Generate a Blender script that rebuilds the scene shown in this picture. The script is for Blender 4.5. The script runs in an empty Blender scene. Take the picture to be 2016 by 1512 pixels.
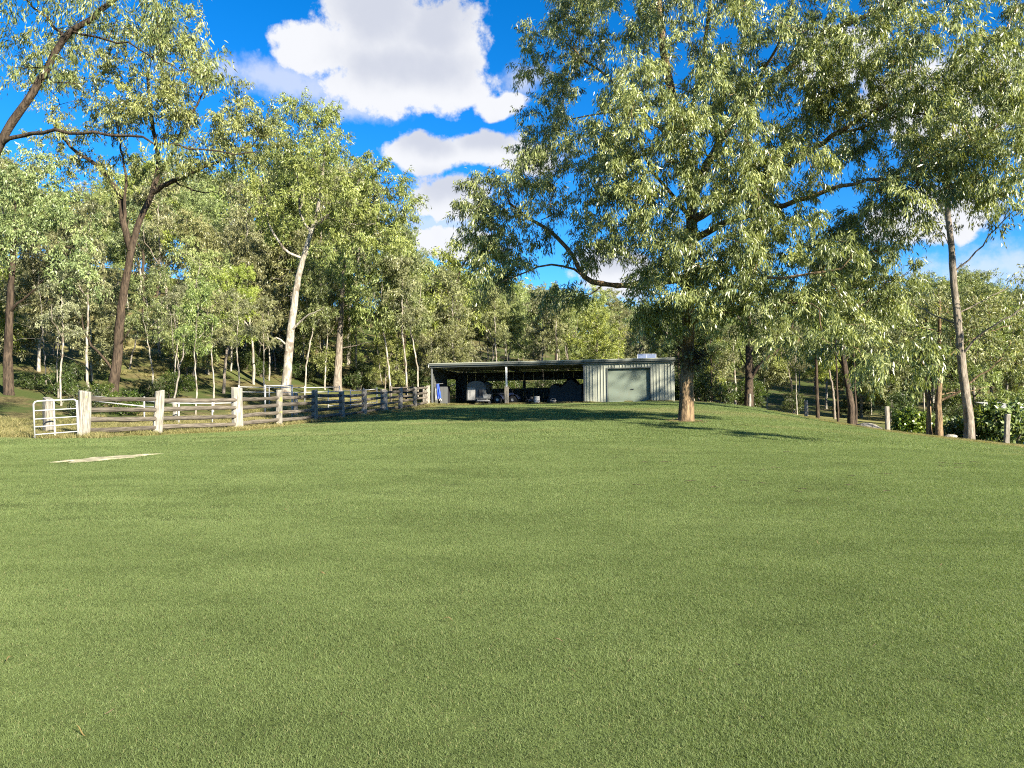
import bpy, math, random
import numpy as np
from mathutils import Vector, Matrix, Euler

SC = bpy.context.scene
COL = SC.collection
random.seed(7)

# ---------------------------------------------------------------- camera
EYE = 1.70
F = 1456.0                      # focal length measured in pixels of a 2016 px wide frame
cam_d = bpy.data.cameras.new('camera')
cam_d.sensor_width = 36.0
cam_d.lens = F / 2016.0 * 36.0
cam_d.clip_start = 0.05
cam_d.clip_end = 5000.0
cam = bpy.data.objects.new('camera', cam_d)
COL.objects.link(cam)
cam.location = (0, 0, EYE)
cam.rotation_euler = (math.radians(90), 0, 0)
SC.camera = cam

# ---------------------------------------------------------------- light
SUN_AZ = math.radians(135)      # clockwise from +Y: behind the camera, to the right
SUN_EL = math.radians(27.5)
S = Vector((math.sin(SUN_AZ) * math.cos(SUN_EL), math.cos(SUN_AZ) * math.cos(SUN_EL), math.sin(SUN_EL)))
sun_d = bpy.data.lights.new('sun', 'SUN')
sun_d.energy = 5.0
sun_d.angle = math.radians(0.55)
sun_d.color = (1.0, 0.92, 0.76)
sun = bpy.data.objects.new('sun', sun_d)
COL.objects.link(sun)
sun.rotation_euler = S.to_track_quat('Z', 'Y').to_euler()
sun.location = (30, -20, 40)

SC.view_settings.view_transform = 'Standard'
SC.view_settings.look = 'None'
SC.view_settings.gamma = 1.0
SC.view_settings.exposure = 1.95
SC.view_settings.use_curve_mapping = False
SC.cycles.max_bounces = 4
SC.cycles.diffuse_bounces = 2
SC.cycles.glossy_bounces = 1
SC.cycles.transmission_bounces = 4
SC.cycles.transparent_max_bounces = 4
SC.cycles.caustics_reflective = False
SC.cycles.caustics_refractive = False
SC.cycles.use_denoising = False
SC.cycles.filter_width = 1.1
SC.cycles.use_adaptive_sampling = True
SC.cycles.adaptive_threshold = 0.012


def ang(px, py):
    """direction (azimuth, elevation) of a photo point, seen from the camera"""
    a = math.atan((px - 1008) / F)
    return a, math.atan((756 - py) / F * math.cos(a))


def build_world():
    w = bpy.data.worlds.new('World')
    SC.world = w
    w.use_nodes = True
    nt = w.node_tree
    N, L = nt.nodes, nt.links
    N.clear()
    out = N.new('ShaderNodeOutputWorld')
    bg = N.new('ShaderNodeBackground')
    bg.inputs['Strength'].default_value = 0.055
    sky = N.new('ShaderNodeTexSky')
    sky.sky_type = 'NISHITA'
    sky.sun_disc = False
    sky.sun_elevation = SUN_EL
    sky.sun_rotation = SUN_AZ
    sky.altitude = 200
    sky.air_density = 0.75
    sky.dust_density = 0.05
    sky.ozone_density = 6.0
    hs = N.new('ShaderNodeHueSaturation')
    hs.inputs['Saturation'].default_value = 1.24
    hs.inputs['Value'].default_value = 1.22
    L.new(sky.outputs['Color'], hs.inputs['Color'])

    # clouds: soft ellipsoids on the celestial sphere, broken up by noise
    tc = N.new('ShaderNodeTexCoord')
    sp = N.new('ShaderNodeSeparateXYZ'); L.new(tc.outputs['Generated'], sp.inputs[0])
    def mth(op, a, b=0.0, c=None):
        m = N.new('ShaderNodeMath'); m.operation = op
        for k, v in ((0, a), (1, b), (2, c)):
            if v is None: continue
            if isinstance(v, (int, float)): m.inputs[k].default_value = v
            else: L.new(v, m.inputs[k])
        return m.outputs[0]
    def rng(v, a, b, c, d, t='SMOOTHSTEP'):
        m = N.new('ShaderNodeMapRange'); m.interpolation_type = t; L.new(v, m.inputs['Value'])
        for k, q in zip(('From Min', 'From Max', 'To Min', 'To Max'), (a, b, c, d)): m.inputs[k].default_value = q
        return m.outputs[0]
    az = mth('ARCTAN2', sp.outputs[0], sp.outputs[1]); el = mth('ARCSINE', sp.outputs[2])
    cb = N.new('ShaderNodeCombineXYZ'); L.new(az, cb.inputs[0]); L.new(el, cb.inputs[1])
    def noise(scale, detail, rough):
        n = N.new('ShaderNodeTexNoise'); n.inputs['Scale'].default_value = scale; n.inputs['Detail'].default_value = detail
        n.inputs['Roughness'].default_value = rough; L.new(cb.outputs[0], n.inputs['Vector']); return n
    warp = noise(9, 3, .5)
    wv = N.new('ShaderNodeVectorMath'); wv.operation = 'MULTIPLY_ADD'
    L.new(warp.outputs['Color'], wv.inputs[0]); wv.inputs[1].default_value = (.085, .050, 0)
    of = N.new('ShaderNodeVectorMath'); of.operation = 'SUBTRACT'; L.new(cb.outputs[0], of.inputs[0]); of.inputs[1].default_value = (.0425, .025, 0)
    L.new(of.outputs[0], wv.inputs[2])
    def field(blobs, dy=0.0):
        last = None
        for (px, py, rx, ry) in blobs:
            a, e = ang(px, py)
            m = N.new('ShaderNodeVectorMath'); m.operation = 'MULTIPLY_ADD'
            L.new(wv.outputs[0], m.inputs[0]); m.inputs[1].default_value = (F / rx, F / ry, 0); m.inputs[2].default_value = (-a * F / rx, -e * F / ry - dy, 0)
            ln = N.new('ShaderNodeVectorMath'); ln.operation = 'LENGTH'; L.new(m.outputs[0], ln.inputs[0])
            last = ln.outputs['Value'] if last is None else mth('SMOOTH_MIN', last, ln.outputs['Value'], .18)
        return last
    thick = [(745, 70, 130, 100), (610, 92, 90, 44), (860, 95, 115, 88), (810, 160, 175, 56), (975, 204, 62, 20), (960, 285, 90, 40), (850, 296, 80, 36), (1030, 310, 80, 34),
             (890, 392, 70, 44), (880, 480, 120, 34), (1205, 535, 85, 56), (1880, 200, 150, 70), (1850, 415, 110, 50), (1650, 120, 80, 40)]
    thin = [(560, 160, 190, 42), (860, 440, 120, 60), (700, 195, 200, 36), (1030, 160, 60, 30), (1930, 540, 200, 60)]
    n1 = noise(13, 8, .60).outputs['Fac']
    n4 = noise(42, 6, .62).outputs['Fac']
    bz = noise(3.4, 6, .55).outputs['Fac']
    nz = mth('ADD', mth('MULTIPLY', mth('SUBTRACT', n1, .5), 1.5), mth('MULTIPLY', mth('SUBTRACT', n4, .5), .9))
    dk = mth('ADD', mth('SUBTRACT', 1.15, field(thick)), nz)
    dn = mth('ADD', mth('SUBTRACT', 1.1, field(thin)), mth('MULTIPLY', nz, 1.2))
    # the same kind of sky all the way round
    side = rng(mth('ABSOLUTE', az), .75, 1.05, 0, 1)
    other = mth('MULTIPLY', rng(bz, .54, .66, 0, 1), mth('MULTIPLY', side, rng(el, .05, .2, 0, 1)))
    mk = mth('MAXIMUM', mth('MAXIMUM', rng(dk, .02, .36, 0, .98), rng(dn, .05, .95, 0, .62)), mth('MULTIPLY', other, .95))
    shade = mth('ADD', rng(mth('SUBTRACT', 1.1, field(thick[:1] + thick[2:4] + thick[5:7] + thick[8:9] + thick[10:11], .55)), -.2, 1.0, 0, .75), mth('MULTIPLY', mth('SUBTRACT', n1, .45), .9))
    cc = N.new('ShaderNodeMix'); cc.data_type = 'RGBA'
    L.new(rng(shade, .05, .85, 0, 1), cc.inputs[0])
    cc.inputs[6].default_value = (4.5, 4.55, 4.7, 1)
    cc.inputs[7].default_value = (3.2, 3.35, 3.8, 1)
    mix = N.new('ShaderNodeMix'); mix.data_type = 'RGBA'
    L.new(mk, mix.inputs[0]); L.new(hs.outputs[0], mix.inputs[6]); L.new(cc.outputs[2], mix.inputs[7])
    L.new(mix.outputs[2], bg.inputs['Color'])
    L.new(bg.outputs[0], out.inputs[0])
    w.cycles.sampling_method = 'NONE'

build_world()

# ---------------------------------------------------------------- helpers
def tag(o, label=None, cat=None, group=None, kind=None):
    if label: o['label'] = label
    if cat: o['category'] = cat
    if group: o['group'] = group
    if kind: o['kind'] = kind
    return o

def empty(name, loc=(0, 0, 0), rz=0.0):
    o = bpy.data.objects.new(name, None)
    o.empty_display_size = .3
    COL.objects.link(o)
    o.location = loc
    o.rotation_euler = (0, 0, rz)
    return o

def mesh_np(name, V, faces, mat=None, smooth=False, attrs=None):
    """faces: list of (m,k) integer arrays"""
    V = np.asarray(V, dtype=np.float32)
    me = bpy.data.meshes.new(name)
    faces = [np.asarray(f, dtype=np.int32) for f in faces if len(f)]
    nl = sum(f.size for f in faces); nf = sum(len(f) for f in faces)
    me.vertices.add(len(V)); me.vertices.foreach_set('co', V.ravel())
    if nf:
        me.loops.add(nl); me.polygons.add(nf)
        me.loops.foreach_set('vertex_index', np.concatenate([f.ravel() for f in faces]))
        st, c = [], 0
        for f in faces:
            k = f.shape[1]; st.append(c + np.arange(len(f)) * k); c += f.size
        me.polygons.foreach_set('loop_start', np.concatenate(st).astype(np.int32))
        if smooth is not False:
            me.polygons.foreach_set('use_smooth', np.ones(nf, dtype=bool))
    if attrs:
        for k, (typ, arr) in attrs.items():
            at = me.attributes.new(k, typ, 'POINT')
            arr = np.asarray(arr)
            if typ == 'FLOAT_VECTOR': at.data.foreach_set('vector', arr.astype(np.float32).ravel())
            else: at.data.foreach_set('value', arr.astype(np.int32 if typ == 'INT' else np.float32).ravel())
    me.update(calc_edges=True)
    if mat: me.materials.append(mat)
    return me

def obj(name, me, parent=None, loc=None, rot=None):
    o = bpy.data.objects.new(name, me)
    COL.objects.link(o)
    if parent: o.parent = parent
    if loc is not None: o.location = loc
    if rot is not None: o.rotation_euler = rot
    return o

class MB:
    """collects simple solids into one mesh"""
    def __init__(s): s.v = []; s.f = []
    def add(s, V, Fs):
        b = len(s.v); s.v += [tuple(p) for p in V]; s.f += [tuple(i + b for i in f) for f in Fs]; return s
    def box(s, x0, x1, y0, y1, z0, z1):
        V = [(x, y, z) for z in (z0, z1) for y in (y0, y1) for x in (x0, x1)]
        return s.add(V, [(0, 2, 3, 1), (4, 5, 7, 6), (0, 1, 5, 4), (2, 6, 7, 3), (0, 4, 6, 2), (1, 3, 7, 5)])
    def bbox(s, x0, x1, y0, y1, z0, z1, b=.01):
        """box with chamfered vertical and horizontal edges"""
        pts = []
        for (z, i) in ((z0, b), (z0 + b, 0), (z1 - b, 0), (z1, b)):
            a0, a1, c0, c1 = x0 + i, x1 - i, y0 + i, y1 - i
            pts += [(a0 + b, c0, z), (a1 - b, c0, z), (a1, c0 + b, z), (a1, c1 - b, z), (a1 - b, c1, z), (a0 + b, c1, z), (a0, c1 - b, z), (a0, c0 + b, z)]
        fs = [tuple(range(7, -1, -1)), tuple(range(24, 32))]
        for l in range(3):
            for k in range(8):
                fs.append((l * 8 + k, l * 8 + (k + 1) % 8, l * 8 + 8 + (k + 1) % 8, l * 8 + 8 + k))
        return s.add(pts, fs)
    def tube(s, pts, r, n=8, cap=True):
        pts = [Vector(p) for p in pts]
        rs = r if isinstance(r, (list, tuple)) else [r] * len(pts)
        V = []; up = None
        for i, p in enumerate(pts):
            t = (pts[min(i + 1, len(pts) - 1)] - pts[max(i - 1, 0)]).normalized()
            if up is None:
                up = Vector((0, 0, 1)) if abs(t.z) < .9 else Vector((1, 0, 0))
            u = t.cross(up).normalized(); w = u.cross(t)
            up = w
            for k in range(n):
                a = 2 * math.pi * k / n
                V.append(p + (u * math.cos(a) + w * math.sin(a)) * rs[i])
        fs = []
        for i in range(len(pts) - 1):
            for k in range(n):
                fs.append((i * n + k, i * n + (k + 1) % n, (i + 1) * n + (k + 1) % n, (i + 1) * n + k))
        if cap:
            fs.append(tuple(range(n - 1, -1, -1))); fs.append(tuple((len(pts) - 1) * n + k for k in range(n)))
        return s.add(V, fs)
    def lathe(s, prof, n=16, org=(0, 0, 0), axis='z'):
        V = []
        for (r, h) in prof:
            for k in range(n):
                a = 2 * math.pi * k / n
                c = (r * math.cos(a), r * math.sin(a), h)
                if axis == 'y': c = (c[0], c[2], c[1])
                if axis == 'x': c = (c[2], c[0], c[1])
                V.append((c[0] + org[0], c[1] + org[1], c[2] + org[2]))
        fs = []
        for i in range(len(prof) - 1):
            for k in range(n):
                fs.append((i * n + k, i * n + (k + 1) % n, (i + 1) * n + (k + 1) % n, (i + 1) * n + k))
        return s.add(V, fs)
    def mesh(s, name, mat, smooth=False):
        me = bpy.data.meshes.new(name); me.from_pydata(s.v, [], s.f); me.update()
        if smooth: me.polygons.foreach_set('use_smooth', np.ones(len(me.polygons), dtype=bool))
        me.materials.append(mat); return me
    def build(s, name, mat, parent=None, smooth=False, loc=None):
        return obj(name, s.mesh(name, mat, smooth), parent, loc)

# ---------------------------------------------------------------- materials
def new_mat(name):
    m = bpy.data.materials.new(name); m.use_nodes = True
    nt = m.node_tree; nt.nodes.clear()
    out = nt.nodes.new('ShaderNodeOutputMaterial')
    return m, nt, out

class NB:
    """small node builder"""
    def __init__(s, nt): s.nt = nt
    def n(s, t, **kw):
        nd = s.nt.nodes.new('ShaderNode' + t)
        for k, v in kw.items(): setattr(nd, k, v)
        return nd
    def link(s, a, b): s.nt.links.new(a, b)
    def setin(s, nd, i, v):
        if hasattr(v, 'is_linked'): s.link(v, nd.inputs[i])
        else: nd.inputs[i].default_value = v
    def math(s, op, a, b=0.0, clamp=False):
        m = s.n('Math', operation=op, use_clamp=clamp); s.setin(m, 0, a); s.setin(m, 1, b); return m.outputs[0]
    def mix(s, f, a, b, blend='MIX'):
        m = s.n('Mix', data_type='RGBA', blend_type=blend)
        s.setin(m, 0, f); s.setin(m, 6, a if hasattr(a, 'is_linked') else (*a, 1)); s.setin(m, 7, b if hasattr(b, 'is_linked') else (*b, 1))
        return m.outputs[2]
    def noise(s, vec, scale, detail=4, rough=.55, dist=0):
        t = s.n('TexNoise'); s.link(vec, t.inputs['Vector']); t.inputs['Scale'].default_value = scale
        t.inputs['Detail'].default_value = detail; t.inputs['Roughness'].default_value = rough; t.inputs['Distortion'].default_value = dist
        return t.outputs['Fac']
    def map(s, vec, scale=(1, 1, 1), rot=(0, 0, 0)):
        m = s.n('Mapping'); s.link(vec, m.inputs['Vector']); m.inputs['Scale'].default_value = scale; m.inputs['Rotation'].default_value = rot
        return m.outputs[0]
    def rng(s, v, a, b, c=0, d=1, t='SMOOTHSTEP'):
        m = s.n('MapRange', interpolation_type=t); s.link(v, m.inputs['Value'])
        m.inputs['From Min'].default_value = a; m.inputs['From Max'].default_value = b
        m.inputs['To Min'].default_value = c; m.inputs['To Max'].default_value = d
        return m.outputs[0]
    def attr(s, name):
        a = s.n('Attribute', attribute_name=name); return a.outputs['Fac']
    def bump(s, h, strength=.4, dist=.02):
        b = s.n('Bump'); s.link(h, b.inputs['Height']); b.inputs['Strength'].default_value = strength; b.inputs['Distance'].default_value = dist
        return b.outputs[0]
    def principled(s, col, rough=.7, spec=.3, metal=0.0, normal=None):
        p = s.n('BsdfPrincipled')
        s.setin(p, 'Base Color', col if hasattr(col, 'is_linked') else (*col, 1))
        s.setin(p, 'Roughness', rough); s.setin(p, 'Specular IOR Level', spec); s.setin(p, 'Metallic', metal)
        if normal: s.link(normal, p.inputs['Normal'])
        return p.outputs[0]

def leaf_mat(name, dark, mid, light, trans=.32, rough=.42, spec=.45):
    m, nt, out = new_mat(name); b = NB(nt)
    lv, cv = b.attr('lv'), b.attr('cv')
    oi = b.n('ObjectInfo').outputs['Random']
    f = b.math('ADD', b.math('MULTIPLY', lv, .55), b.math('ADD', b.math('MULTIPLY', cv, .35), b.math('MULTIPLY', oi, .15)))
    cr = b.n('ValToRGB'); b.link(f, cr.inputs[0])
    e = cr.color_ramp.elements
    e[0].position = .12; e[0].color = (*dark, 1); e[1].position = .95; e[1].color = (*light, 1)
    k = cr.color_ramp.elements.new(.55); k.color = (*mid, 1)
    hs = b.n('HueSaturation'); b.link(cr.outputs[0], hs.inputs['Color'])
    b.link(b.rng(oi, 0, 1, .482, .512, 'LINEAR'), hs.inputs['Hue'])
    b.link(b.rng(b.math('FRACT', b.math('MULTIPLY', oi, 7.3)), 0, 1, .82, 1.08, 'LINEAR'), hs.inputs['Saturation'])
    p = b.principled(hs.outputs[0], rough, spec)
    t = b.n('BsdfTranslucent')
    b.link(b.mix(1.0, hs.outputs[0], (1.25, 1.25, .55), 'MULTIPLY'), t.inputs['Color'])
    mx = b.n('MixShader'); mx.inputs[0].default_value = trans
    b.link(p, mx.inputs[1]); b.link(t.outputs[0], mx.inputs[2]); b.link(mx.outputs[0], out.inputs[0])
    return m

def bark_mat(name, c0, c1, c2=None, streak=9.0, patch=.9, bump=.6, rough=.85):
    m, nt, out = new_mat(name); b = NB(nt)
    co = b.n('TexCoord').outputs['Object']
    v = b.map(co, (streak, streak, 1.3))
    n1 = b.noise(v, 1.6, 6, .65, .6)
    n2 = b.noise(co, patch, 4, .6)
    col = b.mix(b.rng(n1, .36, .64), c0, c1)
    if c2: col = b.mix(b.rng(n2, .50, .60), col, c2)
    else: col = b.mix(b.rng(n2, .3, .7, 0, .5), col, tuple(x * .55 for x in c0))
    p = b.principled(col, rough, .15, 0, b.bump(n1, bump, .05))
    b.link(p, out.inputs[0])
    return m

def wood_mat(name, c0, c1, c2, grain=(30, 30, 2.0), lichen=None):
    m, nt, out = new_mat(name); b = NB(nt)
    co = b.n('TexCoord').outputs['Object']
    oi = b.n('ObjectInfo').outputs['Random']
    add = b.n('VectorMath', operation='ADD'); b.link(co, add.inputs[0])
    cbx = b.n('CombineXYZ'); b.link(b.math('MULTIPLY', oi, 37.0), cbx.inputs[0]); b.link(b.math('MULTIPLY', oi, 11.0), cbx.inputs[2]); b.link(cbx.outputs[0], add.inputs[1])
    v = b.map(add.outputs[0], grain)
    n1 = b.noise(v, 1.0, 5, .65, .4)
    n2 = b.noise(add.outputs[0], 2.2, 4, .6)
    col = b.mix(b.rng(n1, .35, .65), c0, c1)
    col = b.mix(b.rng(n2, .48, .72, 0, .8), col, c2)
    if lichen:
        n3 = b.noise(add.outputs[0], 3.5, 5, .6)
        col = b.mix(b.rng(n3, .60, .68, 0, .7), col, lichen)
    hs = b.n('HueSaturation'); b.link(col, hs.inputs['Color']); b.link(b.rng(oi, 0, 1, .8, 1.2, 'LINEAR'), hs.inputs['Value'])
    b.link(b.principled(hs.outputs[0], .85, .15, 0, b.bump(n1, .7, .02)), out.inputs[0])
    return m

def metal_mat(name, col, rough=.45, metal=.0, dirt=(.12, .10, .07), amount=.4, spec=.4):
    m, nt, out = new_mat(name); b = NB(nt)
    co = b.n('TexCoord').outputs['Object']
    n1 = b.noise(b.map(co, (1.2, 1.2, .5)), 2.0, 6, .65)
    n2 = b.noise(co, 14, 4, .6)
    c = b.mix(b.rng(n1, .45, .75, 0, amount), col, dirt)
    c = b.mix(b.rng(n2, .35, .65, 0, .15), c, tuple(x * .7 for x in col))
    b.link(b.principled(c, b.rng(n2, .2, .8, rough - .08, rough + .12, 'LINEAR'), spec, metal), out.inputs[0])
    return m

def plain_mat(name, col, rough=.6, spec=.3, var=.2):
    m, nt, out = new_mat(name); b = NB(nt)
    co = b.n('TexCoord').outputs['Object']
    n1 = b.noise(co, 5, 5, .6)
    c = b.mix(b.rng(n1, .3, .7, 0, 1), tuple(x * (1 - var) for x in col), tuple(min(1, x * (1 + var)) for x in col))
    b.link(b.principled(c, rough, spec), out.inputs[0])
    return m

def stone_mat():
    m, nt, out = new_mat('sandstone'); b = NB(nt)
    co = b.n('TexCoord').outputs['Object']
    n1 = b.noise(co, 2.5, 8, .65); n2 = b.noise(co, 9, 5, .6)
    c = b.mix(b.rng(n1, .4, .6), (.13, .12, .10), (.28, .26, .22))
    c = b.mix(b.rng(n2, .55, .7, 0, .6), c, (.10, .10, .08))
    b.link(b.principled(c, .9, .1, 0, b.bump(n2, .5, .05)), out.inputs[0])
    return m

def grass_mat(name, dark, mid, light, dry, dryamt=(.62, .78), trans=.42):
    m, nt, out = new_mat(name); b = NB(nt)
    pos = b.n('NewGeometry').outputs['Position']
    lv = b.attr('lv')
    n1 = b.noise(b.map(pos, (.32, .62, 0)), 1.0, 5, .62)
    n2 = b.noise(pos, 2.6, 4, .6)
    n3 = b.noise(b.map(pos, (.09, .16, 0)), 1.0, 3, .5)
    sy = b.n('SeparateXYZ'); b.link(pos, sy.inputs[0]); n3 = b.math('ADD', n3, b.rng(sy.outputs[1], 12, 30, 0, .13))
    f = b.math('ADD', b.math('MULTIPLY', lv, .22), b.math('ADD', b.math('MULTIPLY', n1, .70), b.math('MULTIPLY', n2, .22)))
    cr = b.n('ValToRGB'); b.link(f, cr.inputs[0])
    e = cr.color_ramp.elements
    e[0].position = .30; e[0].color = (*dark, 1); e[1].position = .82; e[1].color = (*light, 1)
    k = cr.color_ramp.elements.new(.55); k.color = (*mid, 1)
    col = b.mix(b.math('MULTIPLY', b.rng(n3, dryamt[0], dryamt[1]), b.rng(lv, .3, .8)), cr.outputs[0], dry)
    col = b.mix(b.rng(lv, .955, .965, 0, .75), col, dry)
    p = b.principled(col, .55, .22)
    t = b.n('BsdfTranslucent'); b.link(b.mix(1.0, col, (1.15, 1.2, .6), 'MULTIPLY'), t.inputs['Color'])
    mx = b.n('MixShader'); mx.inputs[0].default_value = trans
    b.link(p, mx.inputs[1]); b.link(t.outputs[0], mx.inputs[2]); b.link(mx.outputs[0], out.inputs[0])
    return m

def ground_mat():
    m, nt, out = new_mat('ground_cover'); b = NB(nt)
    pos = b.n('NewGeometry').outputs['Position']
    lawn, dry = b.attr('lawn'), b.attr('dry')
    n1 = b.noise(b.map(pos, (.5, .9, 0)), 1.0, 6, .65)
    n2 = b.noise(pos, 6, 6, .7)
    n3 = b.noise(pos, .35, 5, .6)
    g = b.mix(b.rng(n1, .35, .65), (.060, .080, .024), (.090, .118, .036))
    g = b.mix(b.rng(n2, .45, .75, 0, .7), g, (.050, .055, .022))
    lit = b.mix(b.rng(n2, .35, .65), (.060, .050, .024), (.13, .11, .05))       # leaf litter and dirt
    lit = b.mix(b.rng(n3, .40, .56, 0, .85), lit, (.045, .066, .018))
    dr = b.mix(b.rng(n2, .3, .7), (.19, .165, .07), (.30, .26, .115))
    dr = b.mix(b.rng(n1, .45, .6, 0, .6), dr, (.16, .19, .05))
    col = b.mix(dry, lit, dr)
    col = b.mix(lawn, col, g)
    b.link(b.principled(col, .95, .05, 0, b.bump(n2, .6, .05)), out.inputs[0])
    return m

M = {}
M['leaf_big'] = leaf_mat('gum_leaf_grey', (.054, .068, .020), (.168, .198, .060), (.450, .470, .180), .30, .34, .6)
M['leaf_fresh'] = leaf_mat('gum_leaf_yellow_green', (.070, .090, .018), (.215, .264, .054), (.450, .485, .145), .34, .42, .45)
M['leaf_forest'] = leaf_mat('forest_leaf', (.052, .072, .020), (.165, .214, .062), (.395, .440, .160), .32, .42, .45)
M['leaf_olive'] = leaf_mat('olive_leaf', (.062, .070, .028), (.180, .190, .080), (.400, .400, .190), .30, .42, .45)
M['leaf_shrub'] = leaf_mat('shrub_leaf', (.018, .034, .007), (.050, .080, .014), (.130, .160, .034), .30, .4, .45)
M['leaf_broad'] = leaf_mat('broad_leaf', (.035, .065, .012), (.12, .17, .032), (.27, .31, .08), .30, .35, .5)
M['leaf_dry'] = leaf_mat('dry_leaf', (.16, .11, .05), (.32, .25, .12), (.50, .42, .25), .2, .6, .2)
M['bark_gum'] = bark_mat('rough_brown_bark', (.075, .051, .031), (.300, .210, .118), None, 8, .9, 1.0)
M['bark_dark'] = bark_mat('dark_bark', (0.026, 0.019, 0.014), (0.102, 0.074, 0.050), None, 10, .8, .9)
M['bark_pale'] = bark_mat('pale_bark', (.16, .14, .11), (.38, .35, .29), (.13, .105, .08), 4, .8, .3, .7)
M['bark_grey'] = bark_mat('grey_bark', (0.108, 0.090, 0.070), (0.312, 0.264, 0.210), None, 9, .8, .8)
M['dead_wood'] = bark_mat('dead_wood', (.13, .115, .095), (.30, .27, .23), None, 6, 1.5, .3)
M['post_wood'] = wood_mat('weathered_post', (.115, .105, .085), (.31, .29, .25), (.18, .165, .135), (26, 26, 2.2), (.34, .32, .08))
M['rail_wood'] = wood_mat('weathered_rail', (.045, .038, .030), (.14, .12, .095), (.08, .068, .052), (2.0, 30, 30))
M['grey_post'] = wood_mat('grey_split_post', (.12, .105, .085), (.30, .27, .225), (.16, .14, .11), (26, 26, 2.2))
M['galv'] = metal_mat('galvanised_pipe', (.36, .36, .35), .5, .0, (.22, .19, .16), .35, .5)
M['sheet'] = metal_mat('pale_green_sheet', (.265, .275, .225), .42, .0, (.17, .16, .12), .35)
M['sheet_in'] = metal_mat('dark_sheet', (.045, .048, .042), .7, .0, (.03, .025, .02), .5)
M['roof'] = metal_mat('roof_sheet', (.085, .09, .08), .5, .0, (.08, .07, .055), .5)
M['fascia'] = metal_mat('fascia_metal', (.10, .11, .10), .45, .0, (.08, .07, .055), .3)
M['door'] = metal_mat('roller_door_green', (.155, .185, .148), .42, .0, (.15, .14, .10), .25)
M['white'] = metal_mat('white_paint', (.55, .56, .55), .45, .0, (.35, .31, .25), .3)
M['dimmed_white'] = metal_mat('shade_dimmed_white', (.30, .30, .29), .6, .0, (.15, .13, .1), .5)  # white darkened to put the shed's inner shade into the colour, plus dirt mottling
M['grey'] = metal_mat('grey_paint', (.11, .115, .115), .5, .0, (.10, .09, .07), .4)
M['rubber'] = plain_mat('black_rubber', (.022, .022, .022), .8, .2)
M['blue'] = plain_mat('blue_tarp', (.02, .07, .42), .5, .4)
M['bluepaint'] = metal_mat('dark_blue_paint', (.018, .03, .08), .35, .0, (.06, .05, .04), .3)
M['black'] = plain_mat('black_plastic', (.02, .02, .022), .5, .4)
M['yellow'] = plain_mat('yellow_plastic', (.55, .55, .06), .5, .4)
M['solar'] = metal_mat('solar_glass', (.14, .17, .24), .3, .0, (.2, .2, .2), .2, .8)
M['stone'] = stone_mat()
M['sand'] = plain_mat('pale_sand', (.27, .245, .165), .95, .05, .35)
M['dirt'] = plain_mat('packed_dirt', (.055, .045, .032), .95, .05, .3)
M['hay'] = plain_mat('hay', (.20, .16, .08), .95, .05, .4)
M['grass'] = grass_mat('lawn_blade', (.086, .116, .036), (.150, .200, .068), (.222, .274, .106), (.30, .265, .13))
M['drygrass'] = grass_mat('dry_blade', (.09, .105, .032), (.21, .20, .075), (.33, .295, .13), (.36, .31, .15), (.45, .65))
M['ground'] = ground_mat()

# ---------------------------------------------------------------- terrain
CP = [  # x, depth, ground level (camera stands at 0)
    (0, 0, 0), (0, 3, 0), (-4, 3, 0), (4, 3, 0), (-6, 8, .02), (6, 8, 0), (0, 12, .04), (0, 20, .12), (0, 28, .22), (0, 36, .30), (0, 43, .38),
    (6.6, 28, .28), (5, 20, .12), (6, 36, .42), (11, 36, .32), (12, 24, -.10), (12, 15, -.12), (18, 18, -.45), (13, 42, .42), (14, 50, .40),
    (-9.3, 16.8, 0), (-14, 17, .05), (-10, 24, -.03), (-6, 30, .05), (-5, 40, .18),
    (-13.9, 24, -.03), (-12.9, 26.9, -.12), (-11.3, 30.5, -.20), (-10.5, 33.3, -.16), (-9.6, 36, -.14), (-8.8, 38.3, -.11), (-8.1, 40.5, -.02), (-6.7, 44.4, .12),
    (-5.3, 49, .32), (2.4, 47.5, .44), (10.1, 46, .60), (-4, 56, .40), (11, 53, .55),
    (18.7, 47, -.62), (19.3, 38, -.75), (21, 31.5, -.87), (18.3, 57, -.33), (24, 24, -1.0), (24.5, 38, -1.25), (27, 48, -1.9), (30, 30, -1.6), (34, 60, -1.9), (26, 62, -1.3), (40, 45, -2.4),
    (-18, 26, .10), (-24, 26, .5), (-20, 36, .4), (-14, 42, .1), (-10, 52, .4), (-18, 52, 1.3), (-28, 45, 2.6), (-34, 60, 6.5), (-24, 64, 4.3), (-12, 66, 1.8), (-2, 66, 1.2), (8, 66, .9), (18, 70, .0),
    (-40, 40, 4.0), (-40, 25, 1.8), (-45, 80, 12), (-25, 85, 8.5), (-8, 85, 4.5), (8, 85, 3.0), (24, 85, -.4), (40, 85, -1.6), (55, 80, -2),
    (-30, 120, 14), (0, 120, 8), (30, 120, 3), (60, 120, 2), (-80, 60, 16), (-70, 130, 22), (80, 60, -2), (80, 140, 5), (0, 170, 13), (50, 180, 9), (-60, 200, 24),
    (-30, 0, .2), (30, 0, -.8), (-30, 12, .5), (30, 14, -1.1), (0, -40, -.3), (60, -20, -2), (-60, -20, 1.5), (60, 20, -2.2), (-90, 10, 8), (110, 10, -2),
]
CPA = np.array(CP, dtype=float)
def _phi(d2): return np.sqrt(d2 + 16.0)
_A = _phi(((CPA[:, None, :2] - CPA[None, :, :2]) ** 2).sum(-1))
_n = len(CPA)
_Pm = np.c_[np.ones(_n), CPA[:, :2]]
_sys = np.block([[_A, _Pm], [_Pm.T, np.zeros((3, 3))]])
_w = np.linalg.solve(_sys, np.r_[CPA[:, 2], 0, 0, 0])
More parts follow.
